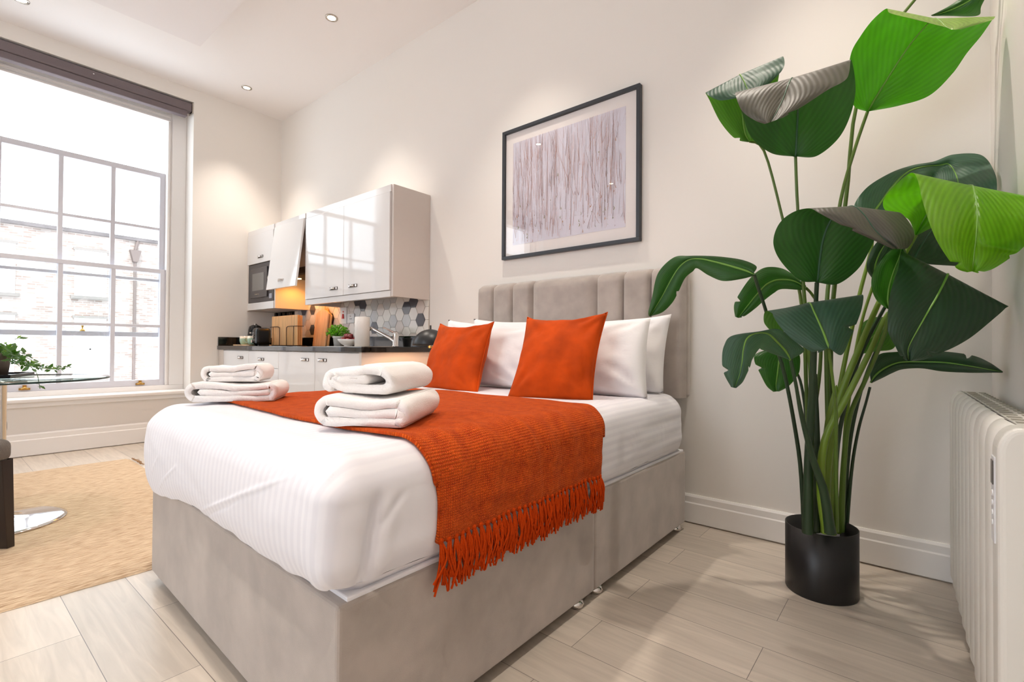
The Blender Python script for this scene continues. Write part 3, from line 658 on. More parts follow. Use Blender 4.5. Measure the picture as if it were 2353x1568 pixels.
# fruit bowl
c = wtop(800, 2.14); t = thing('fruit_bowl', 'White footed bowl beside the white herb pot', 'bowl', c)
MB().lathe([(0, 0), (.032, 0), (.03, .008), (.05, .018), (.074, .042), (.082, .058), (.078, .058), (.068, .042), (.04, .02), (0, .014)], c, 36).build('bowl', M_cer, t)
M_red = mat('dark red fruit skin', (120, 12, 20), .15, coat=.4, var=(30, .4))
rr = random.Random(5); k = 0
for x, y, z in [(-.03, -.02, .05), (.03, -.02, .05), (0, .035, .05), (-.045, .025, .055), (.045, .025, .055), (0, -.045, .056), (.0, 0, .082), (.038, .0, .082), (-.035, .005, .084)]:
    q = c + Vector((x*.9, y*.9, z)); lab = 'Shiny dark red fruit ' + ['low at the left of the bowl','low at the right of the bowl','at the back of the bowl','against the bowl rim beside the herb','against the bowl rim beside the paper roll','at the front rim of the bowl','topmost in the middle of the bowl','topmost at the right of the bowl','topmost at the left of the bowl'][k]
    fo = MB().lathe([(0, -.020), (.012, -.018), (.020, -.006), (.0215, .004), (.016, .016), (.006, .019), (0, .015)], q, 16)
    fo.tube([q+Vector((0, 0, .014)), q+Vector((.004, 0, .026))], .0012, 5)
    tag(fo.build('fruit', M_red, origin=q), lab, 'fruit', 'dark red fruits in the bowl'); k += 1
# paper roll
c = wtop(832, 2.16); t = thing('paper_towel_roll', 'White kitchen paper roll standing between fruit bowl and tap', 'paper roll', c)
MB().lathe([(.016, 0), (.056, 0), (.056, .225), (.054, .228), (.018, .228), (.016, .225)], c, 40).build('roll', mat('kitchen paper', (236, 233, 228), .9, bump=(90, .3)), t)
MB().lathe([(.017, .003), (.017, .226)], c, 20).build('card_core', mat('brown card', (176, 146, 110), .9), t)
# tap
c = wtop(909, 2.36); t = thing('sink_tap', 'Chrome mixer tap with a long slanting spout at the sink', 'tap', c)
MB().lathe([(0, 0), (.028, 0), (.028, .008), (.023, .012), (.023, .10), (.019, .118), (0, .122)], c, 28).build('tap_body', M_chrome, t)
tp = ony(850, 754, 2.22)
MB().tube([c+Vector((0, 0, .03)), c+Vector((-.05, -.02, .07)), tp+Vector((.015, 0, .0)), tp, tp+Vector((-.012, 0, -.018))], [.013, .013, .011, .012, .012], 14).build('spout', M_chrome, t)
MB().tube([c+Vector((0, 0, .105)), c+Vector((-.03, -.05, .135)), c+Vector((-.045, -.085, .15))], [.010, .007, .006], 10).build('lever', M_chrome, t)
sk = MB().box(c.x-.48, c.x+.05, 2.05, 2.30, ZW, ZW+.003); tag(sk.build('sink', M_nickel, origin=(c.x-.2, 2.2, ZW)), 'Low steel sink deck set in the worktop beside the tap', 'sink')
# ================================================================ BED
# nominal bed rectangle u in [0,1] left->right, v in [0,1] foot->head mapped on the slightly askew footprint
BFR, BFL, BHR, BHL = Vector((-.895, .538)), Vector((-2.31, .583)), Vector((-.912, 2.485)), Vector((-2.33, 2.485))
BW, BL = 1.415, 1.93
def bmap(x, y):  # x,y metres from foot-left corner
    u, v = x/BW, y/BL
    return (BFL*(1-u) + BFR*u)*(1-v) + (BHL*(1-u) + BHR*u)*v
def bp(x, y, z): q = bmap(x, y); return Vector((q.x, q.y, z))
bed = thing('divan_bed', 'Double divan bed in grey velvet with a channelled headboard', 'bed', (-1.61, 1.5, 0))
YS = 1.02
def bbox(x0, x1, y0, y1, z0, z1, name, nx=1):
    mb = MB(); mb.add([bp(x0,y0,z0),bp(x1,y0,z0),bp(x1,y1,z0),bp(x0,y1,z0),bp(x0,y0,z1),bp(x1,y0,z1),bp(x1,y1,z1),bp(x0,y1,z1)],
        [(0,3,2,1),(4,5,6,7),(0,1,5,4),(1,2,6,5),(2,3,7,6),(3,0,4,7)])
    return mb.build(name, M_velvet, bed, bevel=.010, seg=3)
bbox(0, BW, 0, YS-.0015, .036, .395, 'divan_base'); bbox(0, BW, YS+.0015, BL, .036, .395, 'divan_base')
for x, y in ((.06, .07), (BW-.05, .07), (BW-.035, YS-.075), (BW-.035, YS+.06), (.06, YS-.1), (.06, YS+.1), (BW-.035, BL-.05), (.06, BL-.05)):
    q = bp(x, y, 0)
    MB().lathe([(0, 0), (.020, 0), (.028, .006), (.030, .014), (.024, .026), (.010, .032), (.008, .04)], q, 20).build('glide_foot', M_chrome, bed)
# headboard with channels
hx = [-2.395, -2.25, -2.078, -1.922, -1.443, -1.275, -1.115, -.925]
hb = MB().box(-2.395, -.925, 2.535, 2.592, .655, 1.335); hbo = hb.build('headboard', M_velvet, bed, bevel=.02, seg=3)
for i in range(7):
    a, b = hx[i], hx[i+1]; mb = MB(); mb.smooth = True; rows = []
    for j in range(15):
        u = j/14; x = a + (b-a)*u; e = (1-abs(2*u-1)**7)**.5 if abs(2*u-1) < 1 else 0
        row = []
        for k in range(24):
            z = .66 + (1.352-.66)*k/23; f = 1.0
            dz = 1.352 - z
            if dz < .05: f = (1-(1-dz/.05)**2)**.5
            row.append((x, 2.545 - .055*(.25+.75*e)*f*(1 if f > 0 else 0), z - (.012*(1-e) if dz < .03 else 0)))
        row.append((x, 2.56, 1.350))
        rows.append(row)
    mb.grid(rows); mb.build('channel_panel', M_velvet, hbo)
for x in (-2.0, -1.3): MB().box(x-.03, x+.03, 2.555, 2.59, .03, .70).build('strut', M_black, bed)

# mattress and duvet as one rounded white form
MZ0, MZ1 = .398, .688
CREASE = [(.62, .41, 1.26, .635, .0035), (.30, .45, .47, .53, .003), (.13, .44, .26, .53, .003), (.20, .40, .30, .45, .0025), (.66, .40, 1.0, .53, -.0022)]
def duvet_point(x, y, z, n):
    """x,y in bed metres; displaced rounded box surface"""
    t = (z-MZ0)/(MZ1-MZ0); bul = math.sin(PI*min(max(t, 0), 1)**.85)
    if n.x < 0: x -= (.058+.035*smooth01((.5-y)/.5))*bul*-n.x
    else: x += .008*bul*n.x
    if n.y < 0: y -= .022*bul*-n.y
    # gathered corner fold at the near foot corner
    if n.x > .1 and y < .25:
        c = .075 + .05*(t-.5); g = math.exp(-((y-c)/.014)**2)*smooth01((.80-t)/.25)*smooth01((t-.02)/.1)
        x -= .016*g*n.x
        x += .007*math.exp(-((y-c-.035)/.02)**2)*smooth01((.75-t)/.25)*n.x
        g2 = math.exp(-((y-(.13+.25*(t-.62)))/.012)**2)*smooth01((.72-t)/.12)*smooth01((t-.42)/.1)
        x -= .008*g2*n.x
    if n.x > 0 and n.y < 0: k_ = 4*n.x*-n.y*(1-.55*t); x += .011*k_; y -= .011*k_
    w = noise.noise(Vector((x*3.1, y*3.1, z*3)))*.004 + noise.noise(Vector((x*9, y*7, z*12)))*.0018
    if t > .95: w += .003*noise.noise(Vector((x*5, y*16, 0)))
    if t < .45 and n.z < .9: z -= (.064*smooth01((.6-x)/.6) + .014*smooth01((1.30-x)/.1))*(1-t/.45)*smooth01((max(-n.x, -n.y)-.1)/.4)*(1-smooth01((n.x-.3)/.3))
    if n.z < .6 and t < .3: z += .006*noise.noise(Vector((x*14, y*14, 3)))*(1 - t/.3)
    if n.x > .5: w += .0035*noise.noise(Vector((y*4, z*22, 1)))
    if n.y < -.5: w += .0022*noise.noise(Vector((x*6+z*18, z*4, 9)))
    if n.y < -.3:
        for (ax, az, bx, bz, am) in CREASE:
            dx, dz = bx-ax, bz-az; L2 = dx*dx+dz*dz; tt = ((x-ax)*dx+(z-az)*dz)/L2
            if 0 < tt < 1:
                dd = abs((x-ax)*dz-(z-az)*dx)/math.sqrt(L2) + .004*noise.noise(Vector((tt*6, ax*9, 0)))
                w += am*math.exp(-(dd/.0055)**2)*math.sin(PI*tt)**.5
    return Vector((x, y, z)) + n*w
def make_duvet():
    hx_, hy_, hz_ = BW/2+.004, (BL-.02)/2+.010, (MZ1-MZ0)/2; cx, cy, cz = BW/2, (BL-.02)/2-.008, (MZ0+MZ1)/2
    r = .085; mb = MB(); mb.smooth = True; uv = []
    def face(ax, sg, na, nb):
        rows = []
        for i in range(na+1):
            row = []
            for j in range(nb+1):
                a, b = -1+2*i/na, -1+2*j/nb
                # concentrate samples to edges
                a = math.copysign(abs(a)**.85, a); b = math.copysign(abs(b)**.85, b)
                q = Vector((sg*hx_, a*hy_, b*hz_)) if ax == 0 else Vector((a*hx_, sg*hy_, b*hz_)) if ax == 1 else Vector((a*hx_, b*hy_, sg*hz_))
                rz = r
                c = Vector((max(-hx_+r, min(hx_-r, q.x)), max(-hy_+r, min(hy_-r, q.y)), max(-hz_+rz, min(hz_-rz, q.z))))
                n = (q-c).normalized(); p = c + n*r
                nh = math.hypot(n.x, n.y)
                if n.z < 0 and nh > 1e-4: p.x = c.x + n.x/nh*r*nh**.30; p.y = c.y + n.y/nh*r*nh**.30
                if n.z < 0: # tighter lower edge
                    p.z = max(-hz_, p.z)
                p = duvet_point(p.x+cx, p.y+cy, p.z+cz, n)
                u = p.x
                if abs(n.x) > .02: u = p.x + math.copysign(1, n.x)*max(0, MZ1-p.z-.02)*smooth01((abs(n.x)-.45)/.4)*smooth01((p.y-.2)/.4)
                uv.append((u, p.y)); row.append(bp(p.x, p.y, p.z))
            rows.append(row)
        mb.grid(rows)
    face(2, 1, 120, 150); face(1, -1, 300, 100); face(1, 1, 40, 30); face(0, 1, 170, 50); face(0, -1, 100, 40); face(2, -1, 20, 20)
    mb.uv = uv
    o = mb.build('duvet', M_stripe, origin=bp(BW/2, BL/2, MZ0), merge=False, smooth=True)
    bm = bmesh.new(); bm.from_mesh(o.data); bmesh.ops.remove_doubles(bm, verts=bm.verts, dist=.0008); bmesh.ops.recalc_face_normals(bm, faces=bm.faces); bm.to_mesh(o.data); bm.free()
    return o
duv = make_duvet(); tag(duv, 'White satin-striped duvet covering the bed, rounded over the foot end', 'duvet')
_dw = worg(duv)
BV = BVHTree.FromPolygons([v.co + _dw for v in duv.data.vertices], [tuple(p.vertices) for p in duv.data.polygons])
def drape(o, d, off):
    h = BV.ray_cast(o, d)
    if h[0] is None: return o
    return h[0] + (h[1] if h[1].dot(d) < 0 else -h[1])*off
# protector edge peeping out under the duvet
mb = MB(); mb.add([bp(.03,.03,.392),bp(BW-.006,.024,.392),bp(BW-.008,BL-.01,.392),bp(.03,BL-.01,.392),bp(.03,.03,.404),bp(BW-.006,.024,.404),bp(BW-.008,BL-.01,.404),bp(.03,BL-.01,.404)],
    [(0,3,2,1),(4,5,6,7),(0,1,5,4),(1,2,6,5),(2,3,7,6),(3,0,4,7)])
mb.build('mattress_cover', M_white_cloth, bed, bevel=.003)

# orange throw
def throw_profile(s):  # s 0..1 left hem -> right hem : origin, direction of the ray
    L1, R1 = -2.32, -.90
    return None
guide = []
cz_ = .56
for i in range(170):
    s = i/169
    # arc-length parametrised guide around the bed section
    Ls, Lt, Rs = .22, 1.42, .235; tot = Ls+Lt+Rs; a = s*tot
    guide.append(a)
def throw_pt(a, v, lift=.010):
    """a: arc 0..tot from left hem up over to right hem; v: y in bed metres"""
    Ls, Lt = .22, 1.42
    y = v
    if a < Ls-.06:
        z = .455 + a; o = bp(-.35, y, z); d = bp(1, y, z)-o
    elif a > Ls+Lt+.06:
        z = .455 + (.235-(a-Ls-Lt)); o = bp(BW+.3, y, z); d = bp(0, y, z)-o
    else:
        t = (a-(Ls-.06))/(Lt+.12)
        # direction swings round from sideways to up to sideways at the corners
        x = -.03 + (BW+.06)*t; e = .14
        zc = .60; ang = 0
        if t*(Lt+.12) < e: ang = -(1-t*(Lt+.12)/e)
        elif (1-t)*(Lt+.12) < e: ang = (1-(1-t)*(Lt+.12)/e)
        if ang < 0: cx_ = .10; xx = cx_; A = PI*.5*(-ang); dirv = Vector((-math.sin(A), 0, math.cos(A)))
        elif ang > 0: cx_ = BW-.10; xx = cx_; A = PI*.5*ang; dirv = Vector((math.sin(A), 0, math.cos(A)))
        else:
            dirv = Vector((0, 0, 1)); f = (t*(Lt+.12)-e)/((Lt+.12)-2*e); xx = .10 + (BW-.20)*f
        cc = bp(xx, y, .585); o = cc + dirv*.5; d = -dirv
    return drape(o, d.normalized(), lift)
TOT = .22+1.42+.235
def make_throw():
    rows = []; uv = []; na, nv = 230, 70
    for i in range(na+1):
        a = TOT*i/na; row = []
        # near edge wanders a little, strip narrows on the right hanging side
        k = smooth01((a-(.22+1.3))/.3)
        v0 = .188 + .012*math.sin(a*5) + .055*k; v1 = 1.10 - .075*k + .01*math.sin(a*3+1) 
        v1 += -.0*a
        for j in range(nv+1):
            t = j/nv; v = v0 + (v1-v0)*t
            f = .006
            f += .004*(noise.noise(Vector((a*3, v*8, 2)))+.5) + .0035*math.sin(v*46+3*noise.noise(Vector((a*2, v*3, 0))))*smooth01((a-1.35)/.25)
            f += .007*math.exp(-((v-.62-.1*(a-1.6))/.02)**2)*smooth01((a-1.2)/.3)
            if t < .06: f += .003   # double hem
            p = throw_pt(a, v, max(f, .005)); row.append(p); uv.append((a, v))
        rows.append(row)
    mb = MB(); mb.smooth = True; mb.grid(rows); mb.uv = uv
    return mb, rows
thr = thing('throw_blanket', 'Orange woven throw across the bed with a tasselled hem on the near side', 'throw', bp(BW/2, .65, .69))
mb, trows = make_throw()
mb.build('blanket', M_throw, thr, solid=.009)
# tassels
rr = random.Random(11)
hem = trows[-1]; NT = 34
for i in range(NT):
    f = (i+.5)/NT*(len(hem)-1); j = int(f); p = hem[j].lerp(hem[min(j+1, len(hem)-1)], f-j)
    mb = MB(); p = p + Vector((.002, 0, .003))
    mb.smooth = True
    rows = []
    mb.lathe([(0, .008), (.006, .006), (.0085, 0), (.006, -.007), (.003, -.010)], p, 8)
    for k in range(9):
        L = rr.uniform(.085, .118); ox, oy = rr.uniform(-.003, .007), rr.uniform(-.004, .004); sw = rr.uniform(-.022, .022); bow = rr.uniform(-.010, .010); outx = rr.uniform(0, .010)
        pts = []
        for q in range(6):
            t = q/5
            pts.append(p + Vector((ox*t+outx*math.sin(t*PI)+.004, oy + sw*t*t + bow*math.sin(t*PI*1.5), -.004 - L*t)))
        mb.tube(spline(pts, 8), .0028, 5, caps=True)
    mb.build('tassel', M_yarn, thr)

# cushions and pillows from four corner points
def cushion(name, label, cat, m_, c00, c10, c01, c11, thick, group=None, pinch=.10, pinch2=None, seed=0, n=34, wr=.004, wf=7.0, piping=None, flange=0):
    """c00 bottom-left, c10 bottom-right, c01 top-left, c11 top-right (seen from the foot)"""
    c00, c10, c01, c11 = map(Vector, (c00, c10, c01, c11)); N = (c10-c00).cross(c01-c00).normalized()
    if N.y > 0: N = -N   # towards the foot
    cen = (c00+c10+c01+c11)/4
    def pt(u, v, side):
        q = c00*(1-u)*(1-v) + c10*u*(1-v) + c01*(1-u)*v + c11*u*v
        a, b = 2*u-1, 2*v-1
        ex = (1-a*a); ey = (1-b*b)
        # concave edges between pointed corners
        q = q + (cen-q)*0
        du = (c10-c00+c11-c01)/2; dv = (c01-c00+c11-c10)/2
        q -= du*.5*pinch*math.copysign(1, a)*(abs(a)**3)*ey
        if b > 0: q -= dv*.5*(pinch2 or pinch)*math.copysign(1, b)*(abs(b)**3)*ex
        h = thick*.5*(ex**.42)*(ey**.42)*(1-.12*a*a*b*b)
        w = noise.noise(Vector((u*wf*.5+seed, v*wf*.5, side)))*wr*2 + noise.noise(Vector((u*wf*2+seed, v*wf*1.3, side*3)))*wr*.7
        # radiating creases from corners
        for (cu, cv) in ((0, 0), (1, 0), (0, 1), (1, 1)):
            dd = math.hypot(u-cu, v-cv); an = math.atan2(v-cv, u-cu)
            w += wr*.8*math.sin(an*11+seed)*math.exp(-((dd-.25)/.17)**2)
        e = min(1, ex*6)*min(1, ey*6)
        return q + N*side*(h + w*e)
    mb = MB(); mb.smooth = True
    for side in (1, -1):
        mb.grid([[pt(i/n, j/n, side) for j in range(n+1)] for i in range(n+1)])
    base = (c00+c10)/2
    o = mb.build('cover', m_, None, origin=base, merge=True)
    bm = bmesh.new(); bm.from_mesh(o.data); bmesh.ops.remove_doubles(bm, verts=bm.verts, dist=.0006); bmesh.ops.recalc_face_normals(bm, faces=bm.faces); bm.to_mesh(o.data); bm.free()
    o.name = name; o.data.name = name; ORG[o.name] = base
    tag(o, label, cat, group)
    if piping:
        ring = []
        for k in range(n): ring.append(pt(k/n, 0, 1))
        for k in range(n): ring.append(pt(1, k/n, 1))
        for k in range(n): ring.append(pt(1-k/n, 1, 1))
        for k in range(n+1): ring.append(pt(0, 1-k/n, 1))
        pm = MB().tube(ring, piping, 6, caps=False).build('piping', m_, o)
    return o
ZM = MZ1-.002
def pl(px, py, Y): return ony(px, py, Y)
# back pillows (against the headboard), then front pillows, then cushions
cushion('pillow', 'White pillow at the far left, standing against the headboard behind another', 'pillow', M_pillow, (-2.30, 2.33, ZM+.01), (-1.66, 2.33, ZM+.01), (-2.37, 2.44, 1.112), (-1.66, 2.44, 1.08), .17, 'white bed pillows', .045, .1, 3)
cushion('pillow', 'Tall white pillow at the right end, leaning on the headboard behind another', 'pillow', M_pillow, (-1.63, 2.33, ZM+.01), (-.965, 2.33, ZM+.01), (-1.63, 2.43, 1.07), pl(1543, 722, 2.42), .17, 'white bed pillows', .045, .1, 5, wr=.006)
cushion('pillow', 'White pillow in front on the left, behind the smaller-looking orange cushion', 'pillow', M_pillow, (-2.27, 2.08, ZM+.012), (-1.60, 2.06, ZM+.012), pl(1030, 735, 2.22), (-1.64, 2.24, 1.03), .20, 'white bed pillows', .05, .1, 8, wr=.007)
cushion('pillow', 'White pillow in front on the right, behind the larger-looking orange cushion', 'pillow', M_pillow, (-1.60, 2.10, ZM+.012), pl(1488, 917, 2.12), (-1.62, 2.25, 1.03), pl(1495, 732, 2.27), .21, 'white bed pillows', .05, .1, 12, wr=.006)
cushion('cushion', 'Orange velvet cushion on the left, nearer the bedside lamp', 'cushion', M_orange_v, pl(968, 890, 1.83), pl(1096, 908, 1.80), pl(1012, 744, 2.06), pl(1135, 740, 2.02), .15, 'orange velvet cushions', .08, .22, 1, wr=.006, piping=.003)
cushion('cushion', 'Orange velvet cushion on the right, in front of the middle of the headboard', 'cushion', M_orange_v, pl(1167, 915, 1.74), pl(1361, 923, 1.88), pl(1212, 729, 2.03), pl(1396, 718, 2.06), .15, 'orange velvet cushions', .08, .24, 2, wr=.006, piping=.003)

# towels
def towel(label, cx, cy, z, w, l, h, rz, style, seed, group='folded white towels'):
    """w across the visible fold, l length into depth"""
    t = h/3.0; r_out = h/2-t*.5
    def arc(cx_, cy_, r, a0, a1, n=10): return [(cx_+r*math.cos(a0+(a1-a0)*i/n), cy_+r*math.sin(a0+(a1-a0)*i/n)) for i in range(n+1)]
    zb, zm, zt = t*.5, h*.5, h-t*.5
    if style == 0:   # outer wrap with a middle tongue
        path = [(w*.16, zm), (w*.5, zm-.002), (w-h*.55, zm)] + arc(w-h*.42, (zb+zm)/2, (zm-zb)/2, PI/2, -PI/2, 6) + [(w*.5, zb)] + arc(h*.5, zm, (zt-zb)/2, -PI/2, -3*PI/2, 12) + [(w*.3, zt), (w*.6, zt)] + arc(w-h*.5, zm, (zt-zb)/2, PI/2, -PI*.35, 12)
    else:            # rolled edge
        path = [(w*.62, zm), (w*.3, zm), (h*.5, zm+.004)] + arc(h*.52, zm+.002, t*.5, PI*.6, PI*1.2, 4) + [(w*.3, zb+.004), (w*.6, zb)] + arc(w-h*.5, zm, (zt-zb)/2, -PI/2, PI/2, 12) + [(w*.6, zt), (w*.45, zt-.012), (w*.3, zt-.004)] + arc(h*.5, zm, (zt-zb)/2, PI/2, PI*1.35, 12)
    path = spline([Vector((a, b, 0)) for a, b in path], 90)
    th = t*.47
    L, R = [], []
    for i, p in enumerate(path):
        d = (path[min(i+1, 89)] - path[max(i-1, 0)]); d.normalize(); nn = Vector((-d.y, d.x, 0))
        L.append(p+nn*th); R.append(p-nn*th)
    ecap = [path[-1] + (path[-1]-path[-2]).normalized()*th*.8]; scap = [path[0] - (path[1]-path[0]).normalized()*th*.8]
    prof = L + ecap + R[::-1] + scap
    rows = []; ny = 26
    for k in range(ny+1):
        y = l*(k/ny); e = min(k, ny-k)/ny*l; sh = 1.0
        row = []
        for i, q in enumerate(prof):
            wob = noise.noise(Vector((q.x*22, q.y*30+seed, y*9)))*.0035
            edge = (.010*noise.noise(Vector((q.x*14+seed, q.y*25, k > ny/2))) if k in (0, ny) else 0)
            rd = .004 if k in (0, ny) else 0
            dxy = Vector((q.x-w/2, q.y-h/2, 0)).normalized()
            sag = .006*math.sin(q.x/w*PI*2+seed)*(q.y/h)
            zz = q.y + wob + sag - dxy.y*rd
            if zz < .001: zz = .001
            row.append(Vector((q.x - w/2 - dxy.x*rd + wob, y - l/2 + edge, zz)))
        rows.append(row)
    mb = MB(); mb.smooth = True; mb.grid(rows, cv=True)
    for rw, fl in ((rows[0], 0), (rows[-1], 1)):
        # cap as strip quads between the two sides of the ribbon
        n = len(L); fs = []
        for i in range(n-1): fs.append((i, i+1, 179-i, 180-i))
        fs += [(0, 180, 181), (89, 90, 91)]; mb.add(rw, fs)
    mb.xf(Matrix.Translation((cx, cy, z)) @ Matrix.Rotation(rz, 4, 'Z'))
    o = mb.build('folded_towel', M_towel, origin=(cx, cy, z), merge=True)
    return tag(o, label, 'towel', group)
# near pile and far pile; each towel is a thing
ZTW = MZ1+.006
a = math.atan2(.115, .15)
towel('Lower folded bath towel of the near pile, on the orange throw edge', -1.235, .885, ZTW+.008, .27, .33, .078, .60, 0, 1)
towel('Upper rolled towel on top of the near pile, tag peeping from its fold', -1.27, .905, ZTW+.090, .225, .29, .080, .48, 1, 4)
towel('Lower folded bath towel of the far pile, at the left foot corner of the bed', -2.125, .83, ZTW+.006, .33, .22, .072, .93, 0, 7)
towel('Upper small towel on top of the far pile, beside the window wall side', -2.15, .835, ZTW+.080, .23, .17, .066, .90, 0, 9)

# ---------------------------------------------------------------- picture
x0, x1, z0, z1 = -2.23, -1.205, 1.522, 2.415
pic = thing('framed_picture', 'Large dark-framed print of bare reeds hanging above the headboard', 'picture', ((x0+x1)/2, YB, z0))
mb = MB(); fw = .022
mb.box(x0, x1, YB-.034, YB-.002, z0, z0+fw).box(x0, x1, YB-.034, YB-.002, z1-fw, z1).box(x0, x0+fw, YB-.034, YB-.002, z0+fw, z1-fw).box(x1-fw, x1, YB-.034, YB-.002, z0+fw, z1-fw)
mb.build('frame', M_frame, pic, bevel=.002)
MB().box(x0+fw, x1-fw, YB-.014, YB-.004, z0+fw, z1-fw).build('mount', M_matt, pic)
px0, px1, pz0, pz1 = x0+.085, x1-.095, z0+.095, z1-.095
pm = [mat('print pale lilac', (222, 218, 230), .6, var=(3, .06)), mat('reed rust', (186, 140, 124), .6), mat('reed brown', (120, 84, 78), .6), mat('reed faint', (206, 192, 196), .6), mat('reed olive', (140, 140, 84), .6), mat('reed ochre', (206, 150, 96), .6)]
pr = MB().box(px0, px1, YB-.0152, YB-.014, pz0, pz1); rr = random.Random(21); yy = YB-.0156
def stroke(a, b, w, c, k):
    a, b = Vector((a[0], yy-.00001*k, a[1])), Vector((b[0], yy-.00001*k, b[1])); n = 4; rows = []
    bend = rr.uniform(-.006, .006); pr.cur = c
    for i in range(n+1):
        t = i/n; p = a.lerp(b, t); p.x += bend*math.sin(t*PI); ww = w*(1-.6*t)
        rows.append([(min(max(p.x-ww, px0), px1), p.y, min(max(p.z, pz0), pz1)), (min(max(p.x+ww, px0), px1), p.y, min(max(p.z, pz0), pz1))])
    pr.grid(rows)
for k in range(620):
    x = rr.uniform(px0, px1); L = rr.choice((.05, .1, .16, .3, .45))*rr.uniform(.6, 1.3); z = rr.uniform(pz0, pz1-L*.4); lean = rr.gauss(0, .05)*L + (rr.choice((-1, 1))*L*.35 if rr.random() < .07 else 0)
    stroke((x, z), (x+lean, min(z+L, pz1)), rr.uniform(.0004, .0012), rr.choice((1, 1, 1, 2, 3, 3, 3)), k)
for k in range(150):
    x = rr.uniform(px0, px1-.02); z = pz0 + (pz1-pz0)*abs(rr.gauss(0, .27)); z = min(z, pz1-.02); L = rr.uniform(.006, .022)
    if rr.random() < .5: stroke((x, z), (x+L, z+rr.uniform(-.004, .004)), rr.uniform(.001, .003), rr.choice((2, 4, 4, 5, 1)), k)
    else: stroke((x, z), (x+rr.uniform(-.003, .003), z+L), rr.uniform(.0015, .004), rr.choice((1, 2, 4, 5)), k)
pr.build('reed_print', pm, pic)
MB().add([(x0+fw, YB-.020, z0+fw), (x1-fw, YB-.020, z0+fw), (x1-fw, YB-.020, z1-fw), (x0+fw, YB-.020, z1-fw)], [(0, 1, 2, 3)])
g = MB(); g.box(x0+fw-.002, x1-fw+.002, YB-.0215, YB-.0195, z0+fw-.002, z1-fw+.002); g.build('glazing', M_pglass, pic)

# ---------------------------------------------------------------- nightstand and lamp
ns = thing('bedside_table', 'Wooden bedside table between the kitchen end panel and the bed', 'bedside table', (-2.70, 2.36, 0))
MB().box(-2.965, -2.45, 2.17, 2.585, .66, .682).build('top', mat('oak top', (176, 138, 96), .4, var=(4, .2), scale=(8, 1, 8)), ns, bevel=.003)
MB().box(-2.955, -2.46, 2.165, 2.18, .625, .662).build('front_rail', M_black, ns)
MB().box(-2.955, -2.46, 2.19, 2.575, .40, .66).build('drawer_box', M_carc, ns)
MB().box(-2.94, -2.475, 2.172, 2.19, .41, .622).build('drawer', M_carc, ns, bevel=.003)
for x in (-2.94, -2.50):
    for y in (2.20, 2.54): MB().box(x, x+.035, y-.0, y+.035, 0, .40).build('leg', M_black, ns)
lp = ony(989, 800, 2.27); lx = lp.x; lt = thing('table_lamp', 'Black dome table lamp glowing beside the bed', 'lamp', (lx, 2.27, .682))
MB().lathe([(0, 0), (.075, 0), (.075, .012), (.01, .018), (0, .018)], (lx, 2.27, .682), 36).build('base', M_black, lt)
MB().cyl((lx, 2.27, .69), (lx, 2.27, 1.035), .0055, n=12).build('pole', M_black, lt)
R_ = .122; prof = [(R_, 0)] + [(R_*math.cos(t*PI/2/12), R_*.92*math.sin(t*PI/2/12)) for t in range(1, 12)] + [(.012, R_*.92), (0, R_*.925)]
MB().lathe(prof, (lx, 2.27, .925), 48).build('lamp_shade', M_black, lt, solid=.003)
MB().lathe([(0, .030), (.006, .028), (.006, 0)], (lx, 2.27, .925+R_*.92), 12).build('finial', M_black, lt)
MB().lathe([(0, .0), (.018, .01), (.026, .03), (.018, .05), (.012, .06)], (lx, 2.27+.0, .932), 20).build('bulb', mat('glowing lamp bulb', (255, 200, 140), .4, emit=((1, .55, .25), 9)), lt)
MB().cyl((lx, 2.27, .915-.008), (lx, 2.27, .922), .016, n=20).build('bulb_holder', M_brass, lt)
l = bpy.data.lights.new('lamp', 'POINT'); l.energy = 6; l.color = (1, .58, .32); l.shadow_soft_size = .015
o = bpy.data.objects.new('lamp_light', l); C.objects.link(o); o.parent = lt; o.location = (0, -.035, .272)

# ---------------------------------------------------------------- radiator
RXF, RXB, RY0, RY1, RZ0, RZ1 = .112, .190, 1.36, 2.44, .075, .765
rad = thing('radiator', 'White ribbed electric panel radiator on the right wall', 'radiator', (.16, 1.9, RZ0))
prof = [(RXF+.012, RZ0), (RXF, RZ0+.03)] + [(RXF, RZ0+.03+(RZ1-.055-RZ0-.03)*k/8) for k in range(1, 9)]
for k in range(1, 9):
    A = k/8*PI/2; prof.append((RXF + .030*(1-math.cos(A)), RZ1-.055 + .055*math.sin(A)))
NF = 10; rows = []; fy0 = RY0+.075
for i in range(NF*8+1):
    f = i/8.0; fr_ = f - math.floor(f); d = .012*(1-abs(2*fr_-1)**3)
    if i % 8 == 0: d = -.002
    y = fy0 + (RY1-.012-fy0)*i/(NF*8)
    rows.append([Vector((x-d, y, z + (d*.5 if z > RZ1-.03 else 0))) for x, z in prof])
mb = MB(); mb.smooth = True; mb.grid(rows); mb.build('ribbed_front', M_rad, rad)
core = MB().box(RXF+.006, RXB, RY0+.02, RY1, RZ0+.01, RZ1-.05); core.box(RXF+.04, RXB, RY0+.02, RY1, RZ1-.05, RZ1-.002); core.build('back_case', M_rad, rad, bevel=.004)
tp = MB().box(RXF+.030, RXB, RY0+.02, RY1, RZ1-.004, RZ1+.002); tpo = tp.build('top_grille', M_rad, rad, bevel=.002)
for i in range(18):
    y = RY0+.10 + i*(RY1-RY0-.14)/17.5
    MB().box(RXF+.034, RXF+.057, y, y+.024, RZ1+.0005, RZ1+.003).build('vent_slot', M_slot, tpo)
    MB().box(RXF+.066, RXF+.083, y, y+.024, RZ1+.0005, RZ1+.003).build('vent_slot', M_slot, tpo)
ec = MB(); pts = []
